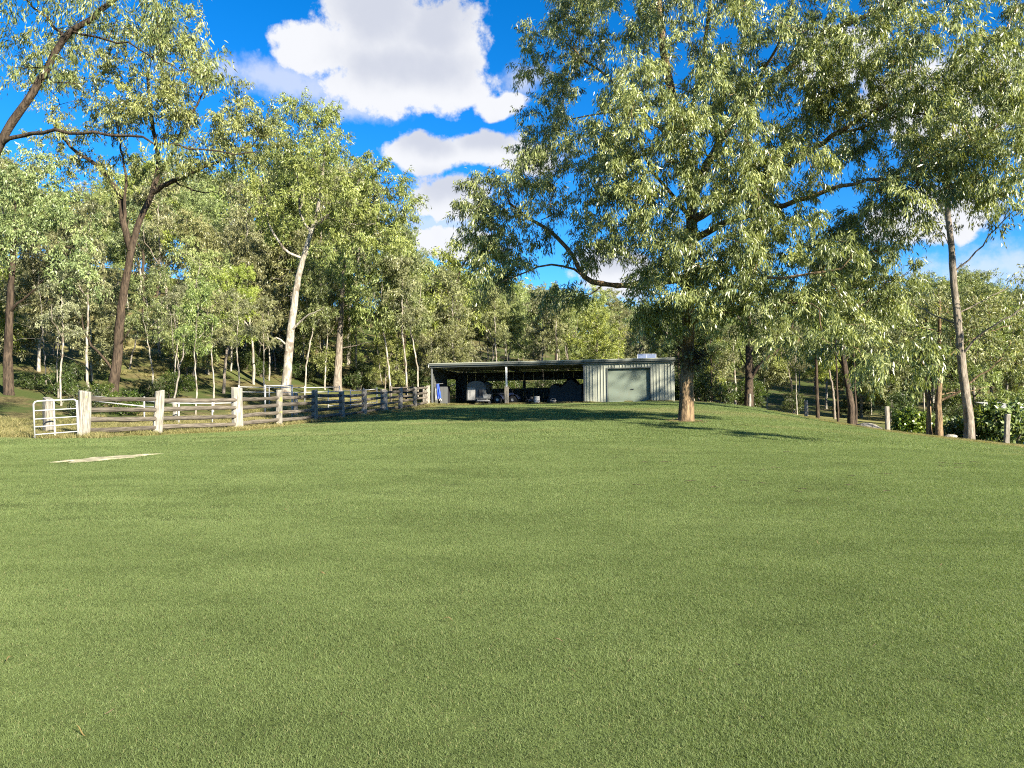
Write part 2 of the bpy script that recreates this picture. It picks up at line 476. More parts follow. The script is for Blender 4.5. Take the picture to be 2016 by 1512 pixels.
def H(x, y):
    x = np.atleast_1d(np.asarray(x, float)); y = np.atleast_1d(np.asarray(y, float))
    out = np.empty(len(x))
    for i in range(0, len(x), 20000):
        xs, ys = x[i:i + 20000], y[i:i + 20000]
        d2 = (xs[:, None] - CPA[None, :, 0]) ** 2 + (ys[:, None] - CPA[None, :, 1]) ** 2
        out[i:i + 20000] = _phi(d2) @ _w[:_n] + _w[_n] + _w[_n + 1] * xs + _w[_n + 2] * ys
    # beyond the built country the land runs level to the horizon
    r = np.sqrt(x ** 2 + (y - 60) ** 2)
    k = np.clip((r - 150) / 150, 0, 1); k = k * k * (3 - 2 * k)
    out = np.clip(out, -6, 26)
    return out * (1 - k) + 8 * k
def h1(x, y): return float(H(x, y)[0])

def at(px, py, D): return Vector(((px - 1008) / F * D, D, EYE + (756 - py) / F * D))
def gnd(px, D, dz=0.0):
    x = (px - 1008) / F * D
    return Vector((x, D, h1(x, D) + dz))

FENCE = [(-13.9, 24.0), (-12.9, 26.9), (-11.3, 30.5), (-10.5, 33.3), (-9.6, 36.0), (-8.8, 38.3), (-8.1, 40.5), (-7.35, 42.5), (-6.7, 44.4), (-6.1, 46.4), (-5.5, 48.3)]
RPOST = [(24.5, 22), (21, 31.5), (19.3, 38), (18.7, 47), (18.3, 57)]

def poly_x(poly, y):
    ys = [p[1] for p in poly]; xs = [p[0] for p in poly]
    o = np.argsort(ys)
    return np.interp(y, np.array(ys)[o], np.array(xs)[o])
def lawn_mask(x, y):
    """1 on the mown lawn, 0 off it"""
    left = np.where(y < 24, -24 - (24 - y) * .2 + np.clip((y - 14) / 10, 0, 1) * 9.5, poly_x(FENCE, y) + 1.1)
    right = poly_x(RPOST, np.clip(y, 22, 57)) - 3.4 + np.clip(22 - y, 0, 30) * .5
    wob = .5 * np.sin(x * .9 + y * .7) + .4 * np.sin(y * 1.7 - x * .4)
    m = np.clip((x - left + wob * .6) / 1.2, 0, 1) * np.clip((right - x + wob) / 2.0, 0, 1)
    m = m * np.clip((47.6 - y + .18 * (0 - x) * 1) / .6, 0, 1) * np.clip((y + 60) / 5, 0, 1)
    return m
def dry_mask(x, y):
    yard = np.clip((poly_x(FENCE, np.clip(y, 24, 48)) + 1.5 - x) / 1.5, 0, 1) * np.clip((x + 17 + (y - 24) * -.05) / 3, 0, 1) * np.clip((y - 22) / 2, 0, 1) * np.clip((58 - y) / 5, 0, 1)
    strip = np.exp(-((x - poly_x(RPOST, np.clip(y, 22, 57)) + 1.6) / 2.6) ** 2) * np.clip((66 - y) / 8, 0, 1)
    hill = np.exp(-(((x + 30) / 7) ** 2 + ((y - 60) / 9) ** 2))
    leftm = np.exp(-(((x + 19) / 6) ** 2 + ((y - 25) / 4) ** 2)) * .7
    field = np.exp(-(((x - 33) / 8) ** 2 + ((y - 72) / 10) ** 2)) * .8
    return np.clip(yard + strip + hill + leftm + field, 0, 1)

def axis(segs):
    out = []
    for a, b, s in segs: out += list(np.arange(a, b, s))
    return np.array(out + [segs[-1][1]])
gx = axis([(-2500, -400, 350), (-400, -120, 40), (-120, -40, 5), (-40, 40, .8), (40, 120, 5), (120, 400, 40), (400, 2500, 350)])
gy = axis([(-2500, -400, 350), (-400, -60, 40), (-60, -4, 4), (-4, 75, .8), (75, 200, 5), (200, 400, 40), (400, 2500, 350)])
GX, GY = np.meshgrid(gx, gy)
hz = H(GX.ravel(), GY.ravel())
lm = lawn_mask(GX.ravel(), GY.ravel()); dm = dry_mask(GX.ravel(), GY.ravel())
GV = np.c_[GX.ravel(), GY.ravel(), hz]
ny, nx = GX.shape
ii = (np.arange(ny - 1)[:, None] * nx + np.arange(nx - 1)[None, :]).ravel()
GF = np.c_[ii, ii + 1, ii + nx + 1, ii + nx]
tag(obj('ground', mesh_np('ground', GV, [GF], M['ground'], True, {'lawn': ('FLOAT', lm), 'dry': ('FLOAT', dm)})), kind='structure')

# ---------------------------------------------------------------- sandy bare patch
SAND_C = (-9.25, 16.85)
def sand_r(t, k=1.0):
    return k * (1 + .16 * np.sin(3 * t + 1) + .12 * np.sin(5 * t + .4) + .07 * np.sin(9 * t))
def in_sand(x, y, k=1.0):
    dx, dy = x - SAND_C[0], y - SAND_C[1]
    c, s = math.cos(.985), math.sin(.985)
    u, v = (dx * c + dy * s) / 1.10, (-dx * s + dy * c) / .34
    r = np.sqrt(u * u + v * v); t = np.arctan2(v, u)
    return r < sand_r(t, k)
def build_sand():
    V, Fc = [], []
    n = 64; rings = 7
    c, s = math.cos(.985), math.sin(.985)
    for j in range(rings + 1):
        for i in range(n):
            t = 2 * math.pi * i / n
            r = float(sand_r(t, 1.0)) * j / rings
            u, v = r * math.cos(t) * 1.10, r * math.sin(t) * .34
            x, y = SAND_C[0] + u * c - v * s, SAND_C[1] + u * s + v * c
            V.append((x, y, h1(x, y) + (.020 if j < rings else .0) + .012 * math.sin(7 * x) * math.sin(9 * y)))
    for j in range(rings):
        for i in range(n):
            Fc.append((j * n + i, j * n + (i + 1) % n, (j + 1) * n + (i + 1) % n, (j + 1) * n + i))
    me = bpy.data.meshes.new('bare_sand_patch'); me.from_pydata(V, [], Fc); me.materials.append(M['sand'])
    tag(obj('bare_sand_patch', me), kind='structure')
build_sand()

# ---------------------------------------------------------------- grass (stuff)
def blades(rng, size, n, L, W, lean, seg3):
    p = np.c_[rng.uniform(-size / 2, size / 2, (n, 2)), np.full(n, -.006)]
    a = rng.uniform(0, 2 * np.pi, n)
    l = L * rng.uniform(.55, 1.25, n); w = W * rng.uniform(.7, 1.3, n)
    la = rng.uniform(0, 2 * np.pi, n); lm_ = np.abs(rng.normal(0, lean, n))
    d = np.c_[np.cos(la) * lm_, np.sin(la) * lm_, np.ones(n)]; d /= np.linalg.norm(d, axis=1)[:, None]
    side = np.c_[np.cos(a), np.sin(a), np.zeros(n)] * (w / 2)[:, None]
    bend = np.c_[np.cos(la), np.sin(la), np.full(n, -.35)] * (l * rng.uniform(.15, .5, n))[:, None]
    lv = rng.uniform(0, 1, n)
    if seg3:
        V = np.stack([p - side, p + side, p + d * (l * .55)[:, None] + side * .8, p + d * (l * .55)[:, None] - side * .8, p + d * l[:, None] + bend], 1).reshape(-1, 3)
        b = np.arange(n) * 5
        return V, [np.c_[b, b + 1, b + 2, b + 3]], [np.c_[b + 3, b + 2, b + 4]], np.repeat(lv, 5)
    V = np.stack([p - side, p + side, p + d * l[:, None] + bend], 1).reshape(-1, 3)
    b = np.arange(n) * 3
    return V, [], [np.c_[b, b + 1, b + 2]], np.repeat(lv, 3)

def gn_scatter():
    g = bpy.data.node_groups.new('scatter_patches', 'GeometryNodeTree')
    g.interface.new_socket('Geometry', in_out='INPUT', socket_type='NodeSocketGeometry')
    g.interface.new_socket('Geometry', in_out='OUTPUT', socket_type='NodeSocketGeometry')
    N, L = g.nodes, g.links
    gi, go = N.new('NodeGroupInput'), N.new('NodeGroupOutput')
    def na(name, typ):
        n = N.new('GeometryNodeInputNamedAttribute'); n.data_type = typ; n.inputs['Name'].default_value = name; return n.outputs[0]
    cmp = N.new('FunctionNodeCompare'); cmp.data_type = 'FLOAT'; cmp.operation = 'GREATER_THAN'
    L.new(na('isp', 'FLOAT'), cmp.inputs[0]); cmp.inputs[1].default_value = .5
    sep = N.new('GeometryNodeSeparateGeometry'); sep.domain = 'POINT'
    L.new(gi.outputs[0], sep.inputs[0]); L.new(cmp.outputs[0], sep.inputs['Selection'])
    spl = N.new('GeometryNodeSplitToInstances'); spl.domain = 'POINT'
    L.new(sep.outputs[0], spl.inputs[0]); L.new(na('pid', 'INT'), spl.inputs['Group ID'])
    iop = N.new('GeometryNodeInstanceOnPoints')
    L.new(sep.outputs[1], iop.inputs['Points']); L.new(spl.outputs[0], iop.inputs['Instance'])
    iop.inputs['Pick Instance'].default_value = True
    L.new(na('pid', 'INT'), iop.inputs['Instance Index'])
    L.new(na('rot', 'FLOAT_VECTOR'), iop.inputs['Rotation']); L.new(na('scl', 'FLOAT_VECTOR'), iop.inputs['Scale'])
    L.new(iop.outputs[0], go.inputs[0])
    return g
GN = gn_scatter()

def scatter(name, patches, pts, mat, label, cat):
    """patches: list of (V, quads, tris, lv); pts: (pid, x, y, z, rx, ry, rz, sx, sy, sz)"""
    pts = np.array(pts)
    V, Q, T, lv, pid = [], [], [], [], []
    off = 0
    for i, (v, q, t, l) in enumerate(patches):
        V.append(v); lv.append(l); pid.append(np.full(len(v), i))
        Q += [f + off for f in q]; T += [f + off for f in t]; off += len(v)
    npatch = off
    V.append(pts[:, 1:4]); lv.append(np.zeros(len(pts))); pid.append(pts[:, 0])
    tot = npatch + len(pts)
    isp = np.r_[np.ones(npatch), np.zeros(len(pts))]
    rot = np.r_[np.zeros((npatch, 3)), pts[:, 4:7]]; scl = np.r_[np.ones((npatch, 3)), pts[:, 7:10]]
    fs = []
    if Q: fs.append(np.concatenate(Q))
    if T: fs.append(np.concatenate(T))
    me = mesh_np(name, np.concatenate(V), fs, mat, False, {'lv': ('FLOAT', np.concatenate(lv)), 'pid': ('INT', np.concatenate(pid)), 'isp': ('FLOAT', isp), 'rot': ('FLOAT_VECTOR', rot), 'scl': ('FLOAT_VECTOR', scl)})
    o = obj(name, me)
    md = o.modifiers.new('scatter', 'NODES'); md.node_group = GN
    tag(o, label, cat, kind='stuff')
    return o

def slope_rot(x, y, rz):
    e = .6
    hx = (H(x + e, y) - H(x - e, y)) / (2 * e); hy = (H(x, y + e) - H(x, y - e)) / (2 * e)
    out = np.zeros((len(x), 3))
    for i in range(len(x)):
        nrm = Vector((-hx[i], -hy[i], 1)).normalized()
        q = Vector((0, 0, 1)).rotation_difference(nrm)
        m = q.to_matrix() @ Matrix.Rotation(rz[i], 3, 'Z')
        out[i] = m.to_euler('XYZ')
    return out

def build_lawn():
    rng = np.random.default_rng(3)
    P = []
    for k in range(3): P.append(blades(rng, .80, 11500, .024, .0023, .85, True))
    for k in range(2): P.append(blades(rng, 1.60, 12000, .030, .0050, .9, False))
    for k in range(2): P.append(blades(rng, 3.20, 11000, .042, .0115, .95, False))
    pts = []
    def zone(y0, y1, step, pids, side, zk):
        ys = np.arange(y0, y1, step)
        for y in ys:
            wdt = .74 * y + side
            xs = np.arange(-wdt, wdt + step, step) + rng.uniform(0, step)
            x = xs + rng.uniform(-.12, .12, len(xs)) * step; yy = np.full(len(xs), y) + rng.uniform(-.12, .12, len(xs)) * step
            m = lawn_mask(x, yy)
            keep = (m > rng.uniform(.15, .7, len(x))) & ~in_sand(x, yy, 1.0 + .12 * step)
            # the bare rings of the yard and of the shed floor stay free
            x, yy = x[keep], yy[keep]
            if not len(x): continue
            rz = rng.uniform(0, 2 * np.pi, len(x))
            rt = slope_rot(x, yy, rz)
            zz = H(x, yy)
            hk = zk * (1 + .30 * np.sin(x * 1.9 + yy * 2.3 + np.sin(yy * .9)) * np.sin(yy * 1.4 - x * .8) + rng.uniform(-.05, .05, len(x)))
            for i in range(len(x)):
                pts.append((pids[rng.integers(len(pids))], x[i], yy[i], zz[i], rt[i][0], rt[i][1], rt[i][2], 1, 1, hk[i]))
    zone(1.7, 9.0, .5, (0, 1, 2), 2.2, 1.0)
    zone(9.2, 21.0, 1.0, (3, 4), 2.5, 1.0)
    zone(21.6, 47.5, 2.0, (5, 6), 2.0, 1.0)
    scatter('lawn_grass', P, pts, M['grass'], 'short mown green lawn grass covering the foreground', 'grass')
build_lawn()

def build_dry():
    rng = np.random.default_rng(5)
    P = []
    for k in range(3):
        V, q, t, lv = blades(rng, .7, 420, .20, .011, .55, True)
        P.append((V, q, t, lv))
    pts = []
    def put(x, y, s, zs):
        z = h1(x, y)
        pts.append((rng.integers(3), x, y, z, 0, 0, rng.uniform(0, 6.28), s, s, zs))
    # along and behind the timber fence
    for i in range(800):
        y = rng.uniform(23, 56); x = poly_x(FENCE, min(max(y, 24), 48)) + .5 - abs(rng.normal(0, 4.2))
        if x < -21 or (y > 48 and x > -5.4): continue
        put(x, y, rng.uniform(.8, 1.3), rng.uniform(.5, 1.2))
    for i in range(60):           # left of the gate
        x, y = rng.uniform(-25, -14.5), rng.uniform(23, 28)
        put(x, y, rng.uniform(.8, 1.3), rng.uniform(.5, 1.3))
    for i in range(800):           # strip along the right-hand posts
        y = rng.uniform(20, 62); x = poly_x(RPOST, min(max(y, 22), 57)) + rng.normal(-1.7, 1.3)
        put(x, y, rng.uniform(.7, 1.2), rng.uniform(.18, .4))
    for i in range(16):            # round the foot of the big gum and the shed
        a = rng.uniform(0, 6.28)
        put(6.58 + .55 * math.cos(a), 28 + .55 * math.sin(a), .35, rng.uniform(.2, .4))
    for i in range(46):
        u = rng.uniform(0, 15.4)
        put(-5.3 + u * .981, 48.8 - u * .19, .7, rng.uniform(.3, .75))
    for i in range(160):           # dry hillside seen between the trunks
        x, y = rng.normal(-30, 5), rng.normal(59, 6)
        put(x, y, rng.uniform(1.2, 2), rng.uniform(.8, 1.6))
    scatter('dry_grass', P, pts, M['drygrass'], 'long straw-coloured dry grass along the fences and yard', 'grass')
build_dry()
#@@SHED

# ---------------------------------------------------------------- timber yard fence
def post_mesh(rng, w, d, h, mat, name='post', below=.25):
    n = 10; V, Fc = [], []
    levels = [-below, 0.0, .12, h * .3, h * .55, h * .8, h - .035, h]
    base = []
    for k in range(n):
        a = 2 * math.pi * (k + .5) / n
        c, s = math.cos(a), math.sin(a)
        q = 1 / max(abs(c), abs(s)) ** .72
        base.append((c * q * w / 2 * rng.uniform(.88, 1.08), s * q * d / 2 * rng.uniform(.88, 1.08)))
    tilt = rng.uniform(-.04, .04)
    for j, z in enumerate(levels):
        sc = (1.06 if z <= 0 else 1.0) * (.93 if j == len(levels) - 1 else 1) * (1 - .05 * z / h)
        ox, oy = rng.uniform(-.012, .012), rng.uniform(-.012, .012)
        for (x, y) in base:
            V.append((x * sc * rng.uniform(.97, 1.03) + ox, y * sc * rng.uniform(.97, 1.03) + oy, z + (tilt * x / w * 2 if j >= 6 else 0)))
    for j in range(len(levels) - 1):
        for k in range(n):
            Fc.append((j * n + k, j * n + (k + 1) % n, (j + 1) * n + (k + 1) % n, (j + 1) * n + k))
    Fc.append(tuple((len(levels) - 1) * n + k for k in range(n)))
    Fc.append(tuple(range(n - 1, -1, -1)))
    me = bpy.data.meshes.new(name); me.from_pydata(V, [], Fc); me.materials.append(mat)
    return me

def rail_mesh(rng, length, r, mat, name='rail'):
    """a split log along local x, origin at its middle"""
    m = MB(); k = max(5, int(length / .35))
    pts, rs = [], []
    sag = rng.uniform(-.02, .03)
    for i in range(k + 1):
        t = i / k
        pts.append(((t - .5) * length, rng.uniform(-.012, .012), -sag * math.sin(math.pi * t) + rng.uniform(-.008, .008)))
        rs.append(r * rng.uniform(.88, 1.1) * (1.06 - .12 * t))
    m.tube(pts, rs, 8)
    v = [(x, y * .72, z) for (x, y, z) in m.v]; m.v = v
    return m.mesh(name, mat)

def timber_fence():
    rng = random.Random(11)
    g0 = h1(*FENCE[0])
    root = empty('timber_yard_fence', (FENCE[0][0], FENCE[0][1], g0))
    tag(root, 'weathered split-post yard fence with four log rails running left of the shed', 'fence')
    o = Vector((FENCE[0][0], FENCE[0][1], g0))
    hs = [1.50, 1.58, 1.76, 1.60, 1.56, 1.42, 1.40, 1.34, 1.36, 1.30, 1.30]
    ws = [.40, .36, .46, .30, .32, .30, .29, .40, .28, .27, .27]
    tops = []
    for i, (x, y) in enumerate(FENCE):
        z = h1(x, y)
        mat = M['post_wood'] if i < 5 else M['grey_post']
        p = obj('post', post_mesh(rng, ws[i], ws[i] * .6, hs[i], mat), root, Vector((x, y, z)) - o,
                (rng.uniform(-.03, .03), (.055 if i == 1 else .03 if i == 0 else rng.uniform(-.03, .03)), math.radians(20) + rng.uniform(-.15, .15)))
        if i == 2: p['label'] = 'thick grey post with a yellow lichen streak'
        tops.append((x, y, z))
    for i in range(len(FENCE) - 1):
        a, b = Vector(tops[i]), Vector(tops[i + 1])
        for lv in (.24, .57, .90, 1.24):
            k = .93 if i > 4 else 1
            za = a.z + lv * k + rng.uniform(-.03, .03); zb = b.z + lv * k + rng.uniform(-.03, .03)
            p0 = Vector((a.x, a.y, za)); p1 = Vector((b.x, b.y, zb))
            d = p1 - p0; mid = (p0 + p1) / 2 - o
            ln = d.length - .10
            rl = obj('rail', rail_mesh(rng, ln, .082 if i < 5 else .07, M['rail_wood']), root, mid)
            rl.rotation_euler = (rng.uniform(-.2, .2), -math.atan2(d.z, math.hypot(d.x, d.y)), math.atan2(d.y, d.x))
timber_fence()

def lone_post(px, D, h, w, mat, label, group=None, tilt=0.0, seed=0, name='timber_post'):
    rng = random.Random(seed + int(px))
    p = gnd(px, D)
    o = obj(name, post_mesh(rng, w, w * .75, h, mat, name), None, p, (rng.uniform(-.04, .04), tilt, rng.uniform(-.6, .6)))
    tag(o, label, 'post', group)
    return o

lone_post(95, 24.6, 1.24, .36, M['post_wood'], 'thick pale timber post behind the tubular metal gate', tilt=.05)
lone_post(345, 34, 1.02, .20, M['post_wood'], 'short pale post inside the yard behind the second fence bay')
lone_post(582, 40.5, 1.28, .26, M['post_wood'], 'bright squared post inside the yard beside the pipe portal')
RP = 'old split posts along the right edge of the lawn'
lone_post(1982, 31.5, 1.30, .22, M['grey_post'], 'nearest grey split post at the far right of the lawn', RP, .03)
lone_post(1748, 38, 1.30, .24, M['grey_post'], 'grey split post in front of the large-leaved bush', RP, -.02)
lone_post(1588, 47, 1.28, .25, M['grey_post'], 'grey split post left of the thin black trunk', RP, -.03)
lone_post(1476, 57, 1.28, .24, M['grey_post'], 'grey split post standing against the black forked trunk', RP, .02)
lone_post(1389, 58, 1.40, .22, M['grey_post'], 'dark old post with a fallen rail leaning on it, right of the big gum', RP, .0)
lone_post(1447, 58, .62, .18, M['grey_post'], 'short stump of a post beside the yellow tub', RP, .05)

def leaning_rail():
    rng = random.Random(4)
    a, b = at(1393, 783, 57.6), gnd(1440, 57.0, .06)
    d = b - a; mid = (a + b) / 2
    o = obj('fallen_rail', rail_mesh(rng, d.length, .09, M['rail_wood'], 'fallen_rail'), None, mid)
    o.rotation_euler = (0, -math.atan2(d.z, math.hypot(d.x, d.y)), math.atan2(d.y, d.x))
    tag(o, 'fallen log rail slanting down from the old post to the ground', 'log')
    a, b = gnd(1405, 56.2, .09), gnd(1446, 55.6, .09)
    d = b - a
    o = obj('fallen_log', rail_mesh(rng, d.length, .11, M['rail_wood'], 'fallen_log'), None, (a + b) / 2)
    o.rotation_euler = (0, -math.atan2(d.z, math.hypot(d.x, d.y)), math.atan2(d.y, d.x))
    tag(o, 'dark log lying on the ground under the slanting rail', 'log')
leaning_rail()

# ---------------------------------------------------------------- tubular gate and pipe fences
def tube_gate():
    a = Vector((-13.98, 23.85, 0)); b = Vector((-14.72, 22.95, 0))
    ga, gb = h1(a.x, a.y), h1(b.x, b.y)
    root = empty('tubular_gate', (a.x, a.y, ga))
    tag(root, 'galvanised tubular farm gate with horizontal bars at the left end of the timber fence', 'gate')
    L = 1.24
    root.rotation_euler = (0, math.radians(2.0), math.atan2(b.y - a.y, b.x - a.x))
    m = MB(); r = .024
    pts = [(0.02, 0, .10), (0.02, 0, 1.15), (.05, 0, 1.21), (.11, 0, 1.235), (L - .11, 0, 1.235), (L - .04, 0, 1.21), (L, 0, 1.15), (L, 0, .10), ]
    m.tube(pts, r, 8).build('gate_frame', M['galv'], root, True)
    for z in (.20, .44, .68, .94):
        MB().tube([(0.02, 0, z), (L, 0, z)], .019, 8).build('bar', M['galv'], root, True)
    MB().bbox(L * .52, L * .52 + .045, -.035, -.015, .06, 1.23, .004).build('upright', M['galv'], root)
    MB().tube([(0, -.0, .02), (0, -.0, 1.2)], .03, 8).build('hinge_post', M['galv'], root, True)
tube_gate()

def pipe_run(name, pts, zs, h, r, label, cat='fence', mat=None):
    """pts: photo x, depth"""
    mat = mat or M['galv']
    P = [gnd(px, D) for px, D in pts]
    root = empty(name, P[0]); tag(root, label, cat)
    o = P[0]
    for p in P:
        MB().tube([p - o + Vector((0, 0, -.15)), p - o + Vector((0, 0, h))], r * 1.25, 8).build('post', mat, root, True)
    for z in zs:
        for a, b in zip(P[:-1], P[1:]):
            MB().tube([a - o + Vector((0, 0, z)), b - o + Vector((0, 0, z))], r, 6).build('rail', mat, root, True)
    return root
pipe_run('pipe_fence', [(165, 33.5), (284, 33), (352, 33), (418, 34), (462, 35)], (.72, .95), 1.15, .028, 'white steel pipe fence inside the yard behind the timber rails')
pipe_run('pipe_yard_fence', [(646, 44), (690, 45), (716, 46), (742, 47)], (.35, .65, .95, 1.2), 1.32, .026, 'dark pipe yard panel seen through the shaded fence rails')
pipe_run('pipe_rail_fence', [(470, 44), (530, 45.5), (600, 47.5), (668, 50)], (.45, .8, 1.1), 1.2, .028, 'far pipe rails across the back of the yard')
pipe_run('timber_rail_fence', [(770, 51), (800, 52), (832, 53)], (.4, .75, 1.1), 1.25, .06, 'rough rail fence behind the last shaded fence bays', mat=M['rail_wood'])

def pipe_portal():
    a, b = gnd(522, 38), gnd(575, 38.4)
    root = empty('pipe_portal', a); tag(root, 'tall galvanised pipe portal frame standing in the cattle yard', 'gate frame')
    for p in (a, b):
        MB().tube([p - a + Vector((0, 0, -.1)), p - a + Vector((0, 0, 1.78))], .042, 8).build('upright', M['galv'], root, True)
    MB().tube([Vector((-.05, 0, 1.72)), b - a + Vector((.05, 0, 1.76))], .038, 8).build('top_bar', M['galv'], root, True)
    for z in (.3, .62):
        MB().tube([(0.02, -.02, z), (.0 + .42, -.35, z)], .022, 6).build('side_bar', M['galv'], root, True)
pipe_portal()

# ---------------------------------------------------------------- shed
SH_O = Vector((-5.32, 49.0, .32))
SH_L = 15.72; SH_D = 7.0
YAW = math.atan2(-3.0, 15.43); PIT = -math.atan2(.28, 15.72)
SH_M = Matrix.Translation(SH_O) @ Euler((0, PIT, YAW), 'XYZ').to_matrix().to_4x4()
def U(px, v=0.0):
    o = SH_O + Vector((-math.sin(YAW), math.cos(YAW), 0)) * v
    k = (px - 1008) / F
    return (k * o.y - o.x) / (math.cos(YAW) - k * math.sin(YAW))

def sheet_mesh(w, z0, z1, mat, z1b=None, name='wall_sheet'):
    """ribbed sheet along local x (width w), ribs towards -y; z1b = height at the far end for sloped tops"""
    V, Fc = [], []
    p = .19; xs, ys = [], []
    k = 0
    while k * p < w - 1e-4:
        for dx, dy in ((0, 0), (.125, 0), (.14, -.032), (.172, -.032)):
            x = k * p + dx
            if x < w - .012: xs.append(x); ys.append(dy)
        k += 1
    xs.append(w); ys.append(0)
    for x, y in zip(xs, ys):
        t = z1 if z1b is None else z1 + (z1b - z1) * x / w
        V += [(x, y, z0), (x, y, t)]
    for i in range(len(xs) - 1): Fc.append((2 * i, 2 * i + 2, 2 * i + 3, 2 * i + 1))
    me = bpy.data.meshes.new(name); me.from_pydata(V, [], Fc); me.materials.append(mat)
    return me

def shed():
    root = empty('farm_shed'); root.matrix_world = SH_M
    tag(root, 'long low corrugated farm shed with open bays and a roller door', 'shed')
    HF, HB = 2.52, 2.18
    uw = U(1152); ud0 = U(1197); ud1 = U(1281); um = U(998)
    def sheets(u0, u1, z0, z1, mat, v=0.0, name='wall_sheet', rot=0.0, z1b=None):
        n = max(1, round((u1 - u0) / .76)); w = (u1 - u0) / n
        for i in range(n):
            za = z1 if z1b is None else z1 + (z1b - z1) * i / n
            zb = None if z1b is None else z1 + (z1b - z1) * (i + 1) / n
            me = sheet_mesh(w - .004, z0, za, mat, zb, name)
            if rot: obj(name, me, root, (v, u0 + i * w, 0), (0, 0, rot))
            else: obj(name, me, root, (u0 + i * w, v, 0))
    # front cladding right of the open bays
    sheets(uw, ud0 - .06, -.05, HF, M['sheet'])
    sheets(ud1 + .06, SH_L, -.05, HF, M['sheet'])
    sheets(ud0 - .055, ud1 + .055, 2.14, HF, M['sheet'], name='header_sheet')
    # back wall with its openings
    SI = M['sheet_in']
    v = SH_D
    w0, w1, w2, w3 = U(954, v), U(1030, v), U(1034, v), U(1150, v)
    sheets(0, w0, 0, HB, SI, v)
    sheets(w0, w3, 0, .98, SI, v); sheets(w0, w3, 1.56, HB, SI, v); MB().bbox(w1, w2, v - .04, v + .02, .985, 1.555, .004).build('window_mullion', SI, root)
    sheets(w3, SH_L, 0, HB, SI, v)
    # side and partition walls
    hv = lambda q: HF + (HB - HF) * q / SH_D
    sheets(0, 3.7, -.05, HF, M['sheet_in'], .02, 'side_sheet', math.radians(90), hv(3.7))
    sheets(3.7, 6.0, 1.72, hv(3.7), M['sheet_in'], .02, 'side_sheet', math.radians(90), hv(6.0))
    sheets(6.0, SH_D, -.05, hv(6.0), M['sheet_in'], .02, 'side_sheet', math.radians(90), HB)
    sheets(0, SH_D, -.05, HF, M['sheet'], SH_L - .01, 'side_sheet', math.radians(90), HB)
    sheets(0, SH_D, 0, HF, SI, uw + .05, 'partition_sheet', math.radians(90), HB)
    # frame
    for u in (.05, uw - .03):
        MB().bbox(u - .05, u + .05, -.055, .05, -.15, HF, .006).build('column', M['grey'], root)
    c = MB().bbox(um - .055, um + .055, -.055, .05, -.15, HF, .006).build('column', M['white'], root)
    c['label'] = 'white painted steel column of the open bay'
    MB().bbox(um - .125, um + .125, -.10, .09, -.1, 1.12, .012).build('column_sleeve', M['grey_post'], root)
    for u in (.08, um, uw - .1):
        MB().bbox(u - .05, u + .05, SH_D - .12, SH_D - .04, 0, HB - .02, .006).build('rear_column', SI, root)
        MB().add([(u - .04, 0.06, HF - .22), (u + .04, 0.06, HF - .22), (u + .04, .06, HF - .04), (u - .04, .06, HF - .04),
                  (u - .04, SH_D - .05, HB - .22), (u + .04, SH_D - .05, HB - .22), (u + .04, SH_D - .05, HB - .04), (u - .04, SH_D - .05, HB - .04)],
                 [(0, 1, 2, 3), (7, 6, 5, 4), (0, 4, 5, 1), (1, 5, 6, 2), (2, 6, 7, 3), (3, 7, 4, 0)]).build('rafter', M['grey'], root)
    for k in range(5):
        vv = .8 + k * 1.35; z = HF - .10 + (HB - HF) * vv / SH_D
        MB().box(.04, SH_L - .04, vv, vv + .06, z + .012, z + .09).build('purlin', M['grey'], root)
    # fascia, gutter and roof
    MB().bbox(-.06, SH_L + .06, -.13, -.085, HF - .06, HF + .14, .006).build('fascia', M['fascia'], root)
    g = MB().bbox(-.10, SH_L + .10, -.23, -.133, HF + .045, HF + .15, .012).build('gutter', M['fascia'], root)
    MB().bbox(-.125, -.102, -.235, -.10, HF - .05, HF + .16, .004).build('gutter_end', M['white'], root)
    n = 21; w = (SH_L + .2) / n
    me = sheet_mesh(w + .01, 0, SH_D + .45, M['roof'], None, 'roof_sheet')
    for i in range(n):
        o = obj('roof_sheet', me, root, (-.10 + i * w, -.22, HF + .175 + .003 * (i % 2)))
        o.rotation_euler = (math.radians(-90) - math.atan2(HF - HB, SH_D), 0, 0)
    MB().bbox(-.08, SH_L + .08, -.26, -.20, HF + .155, HF + .225, .006).build('roof_edge_flashing', M['sheet'], root)
    # roller door
    rd = empty('roller_door'); rd.parent = root; rd.location = (ud0, .12, 0)
    W = ud1 - ud0
    V, Fc = [], []
    nz = 30 * 4
    for j in range(nz + 1):
        z = .06 + (2.12 - .06) * j / nz
        y = -.016 * math.cos(2 * math.pi * j / 4)
        V += [(0.02, y, z), (W - .02, y, z)]
    for j in range(nz): Fc.append((2 * j, 2 * j + 1, 2 * j + 3, 2 * j + 2))
    me = bpy.data.meshes.new('curtain'); me.from_pydata(V, [], Fc); me.materials.append(M['door'])
    me.polygons.foreach_set('use_smooth', np.ones(len(me.polygons), dtype=bool))
    obj('curtain', me, rd)
    MB().bbox(.02, W - .02, -.03, .03, -.02, .07, .006).build('bottom_rail', M['door'], rd)
    for x in (-.055, W - .005): MB().bbox(x, x + .06, -.17, .05, -.06, 2.13, .006).build('door_guide', M['fascia'], rd)
    MB().bbox(-.055, W + .055, -.165, .05, 2.132, 2.20, .006).build('door_head', M['fascia'], rd)
    hb = MB().bbox(W * .54, W * .62, -.045, -.018, .80, .84, .004).build('lock_handle', M['black'], rd)
    # concrete floor of the shed
    MB().box(.06, SH_L - .03, .06, SH_D - .05, -.30, -.012).build('floor_slab', M['dirt'], root)
shed()

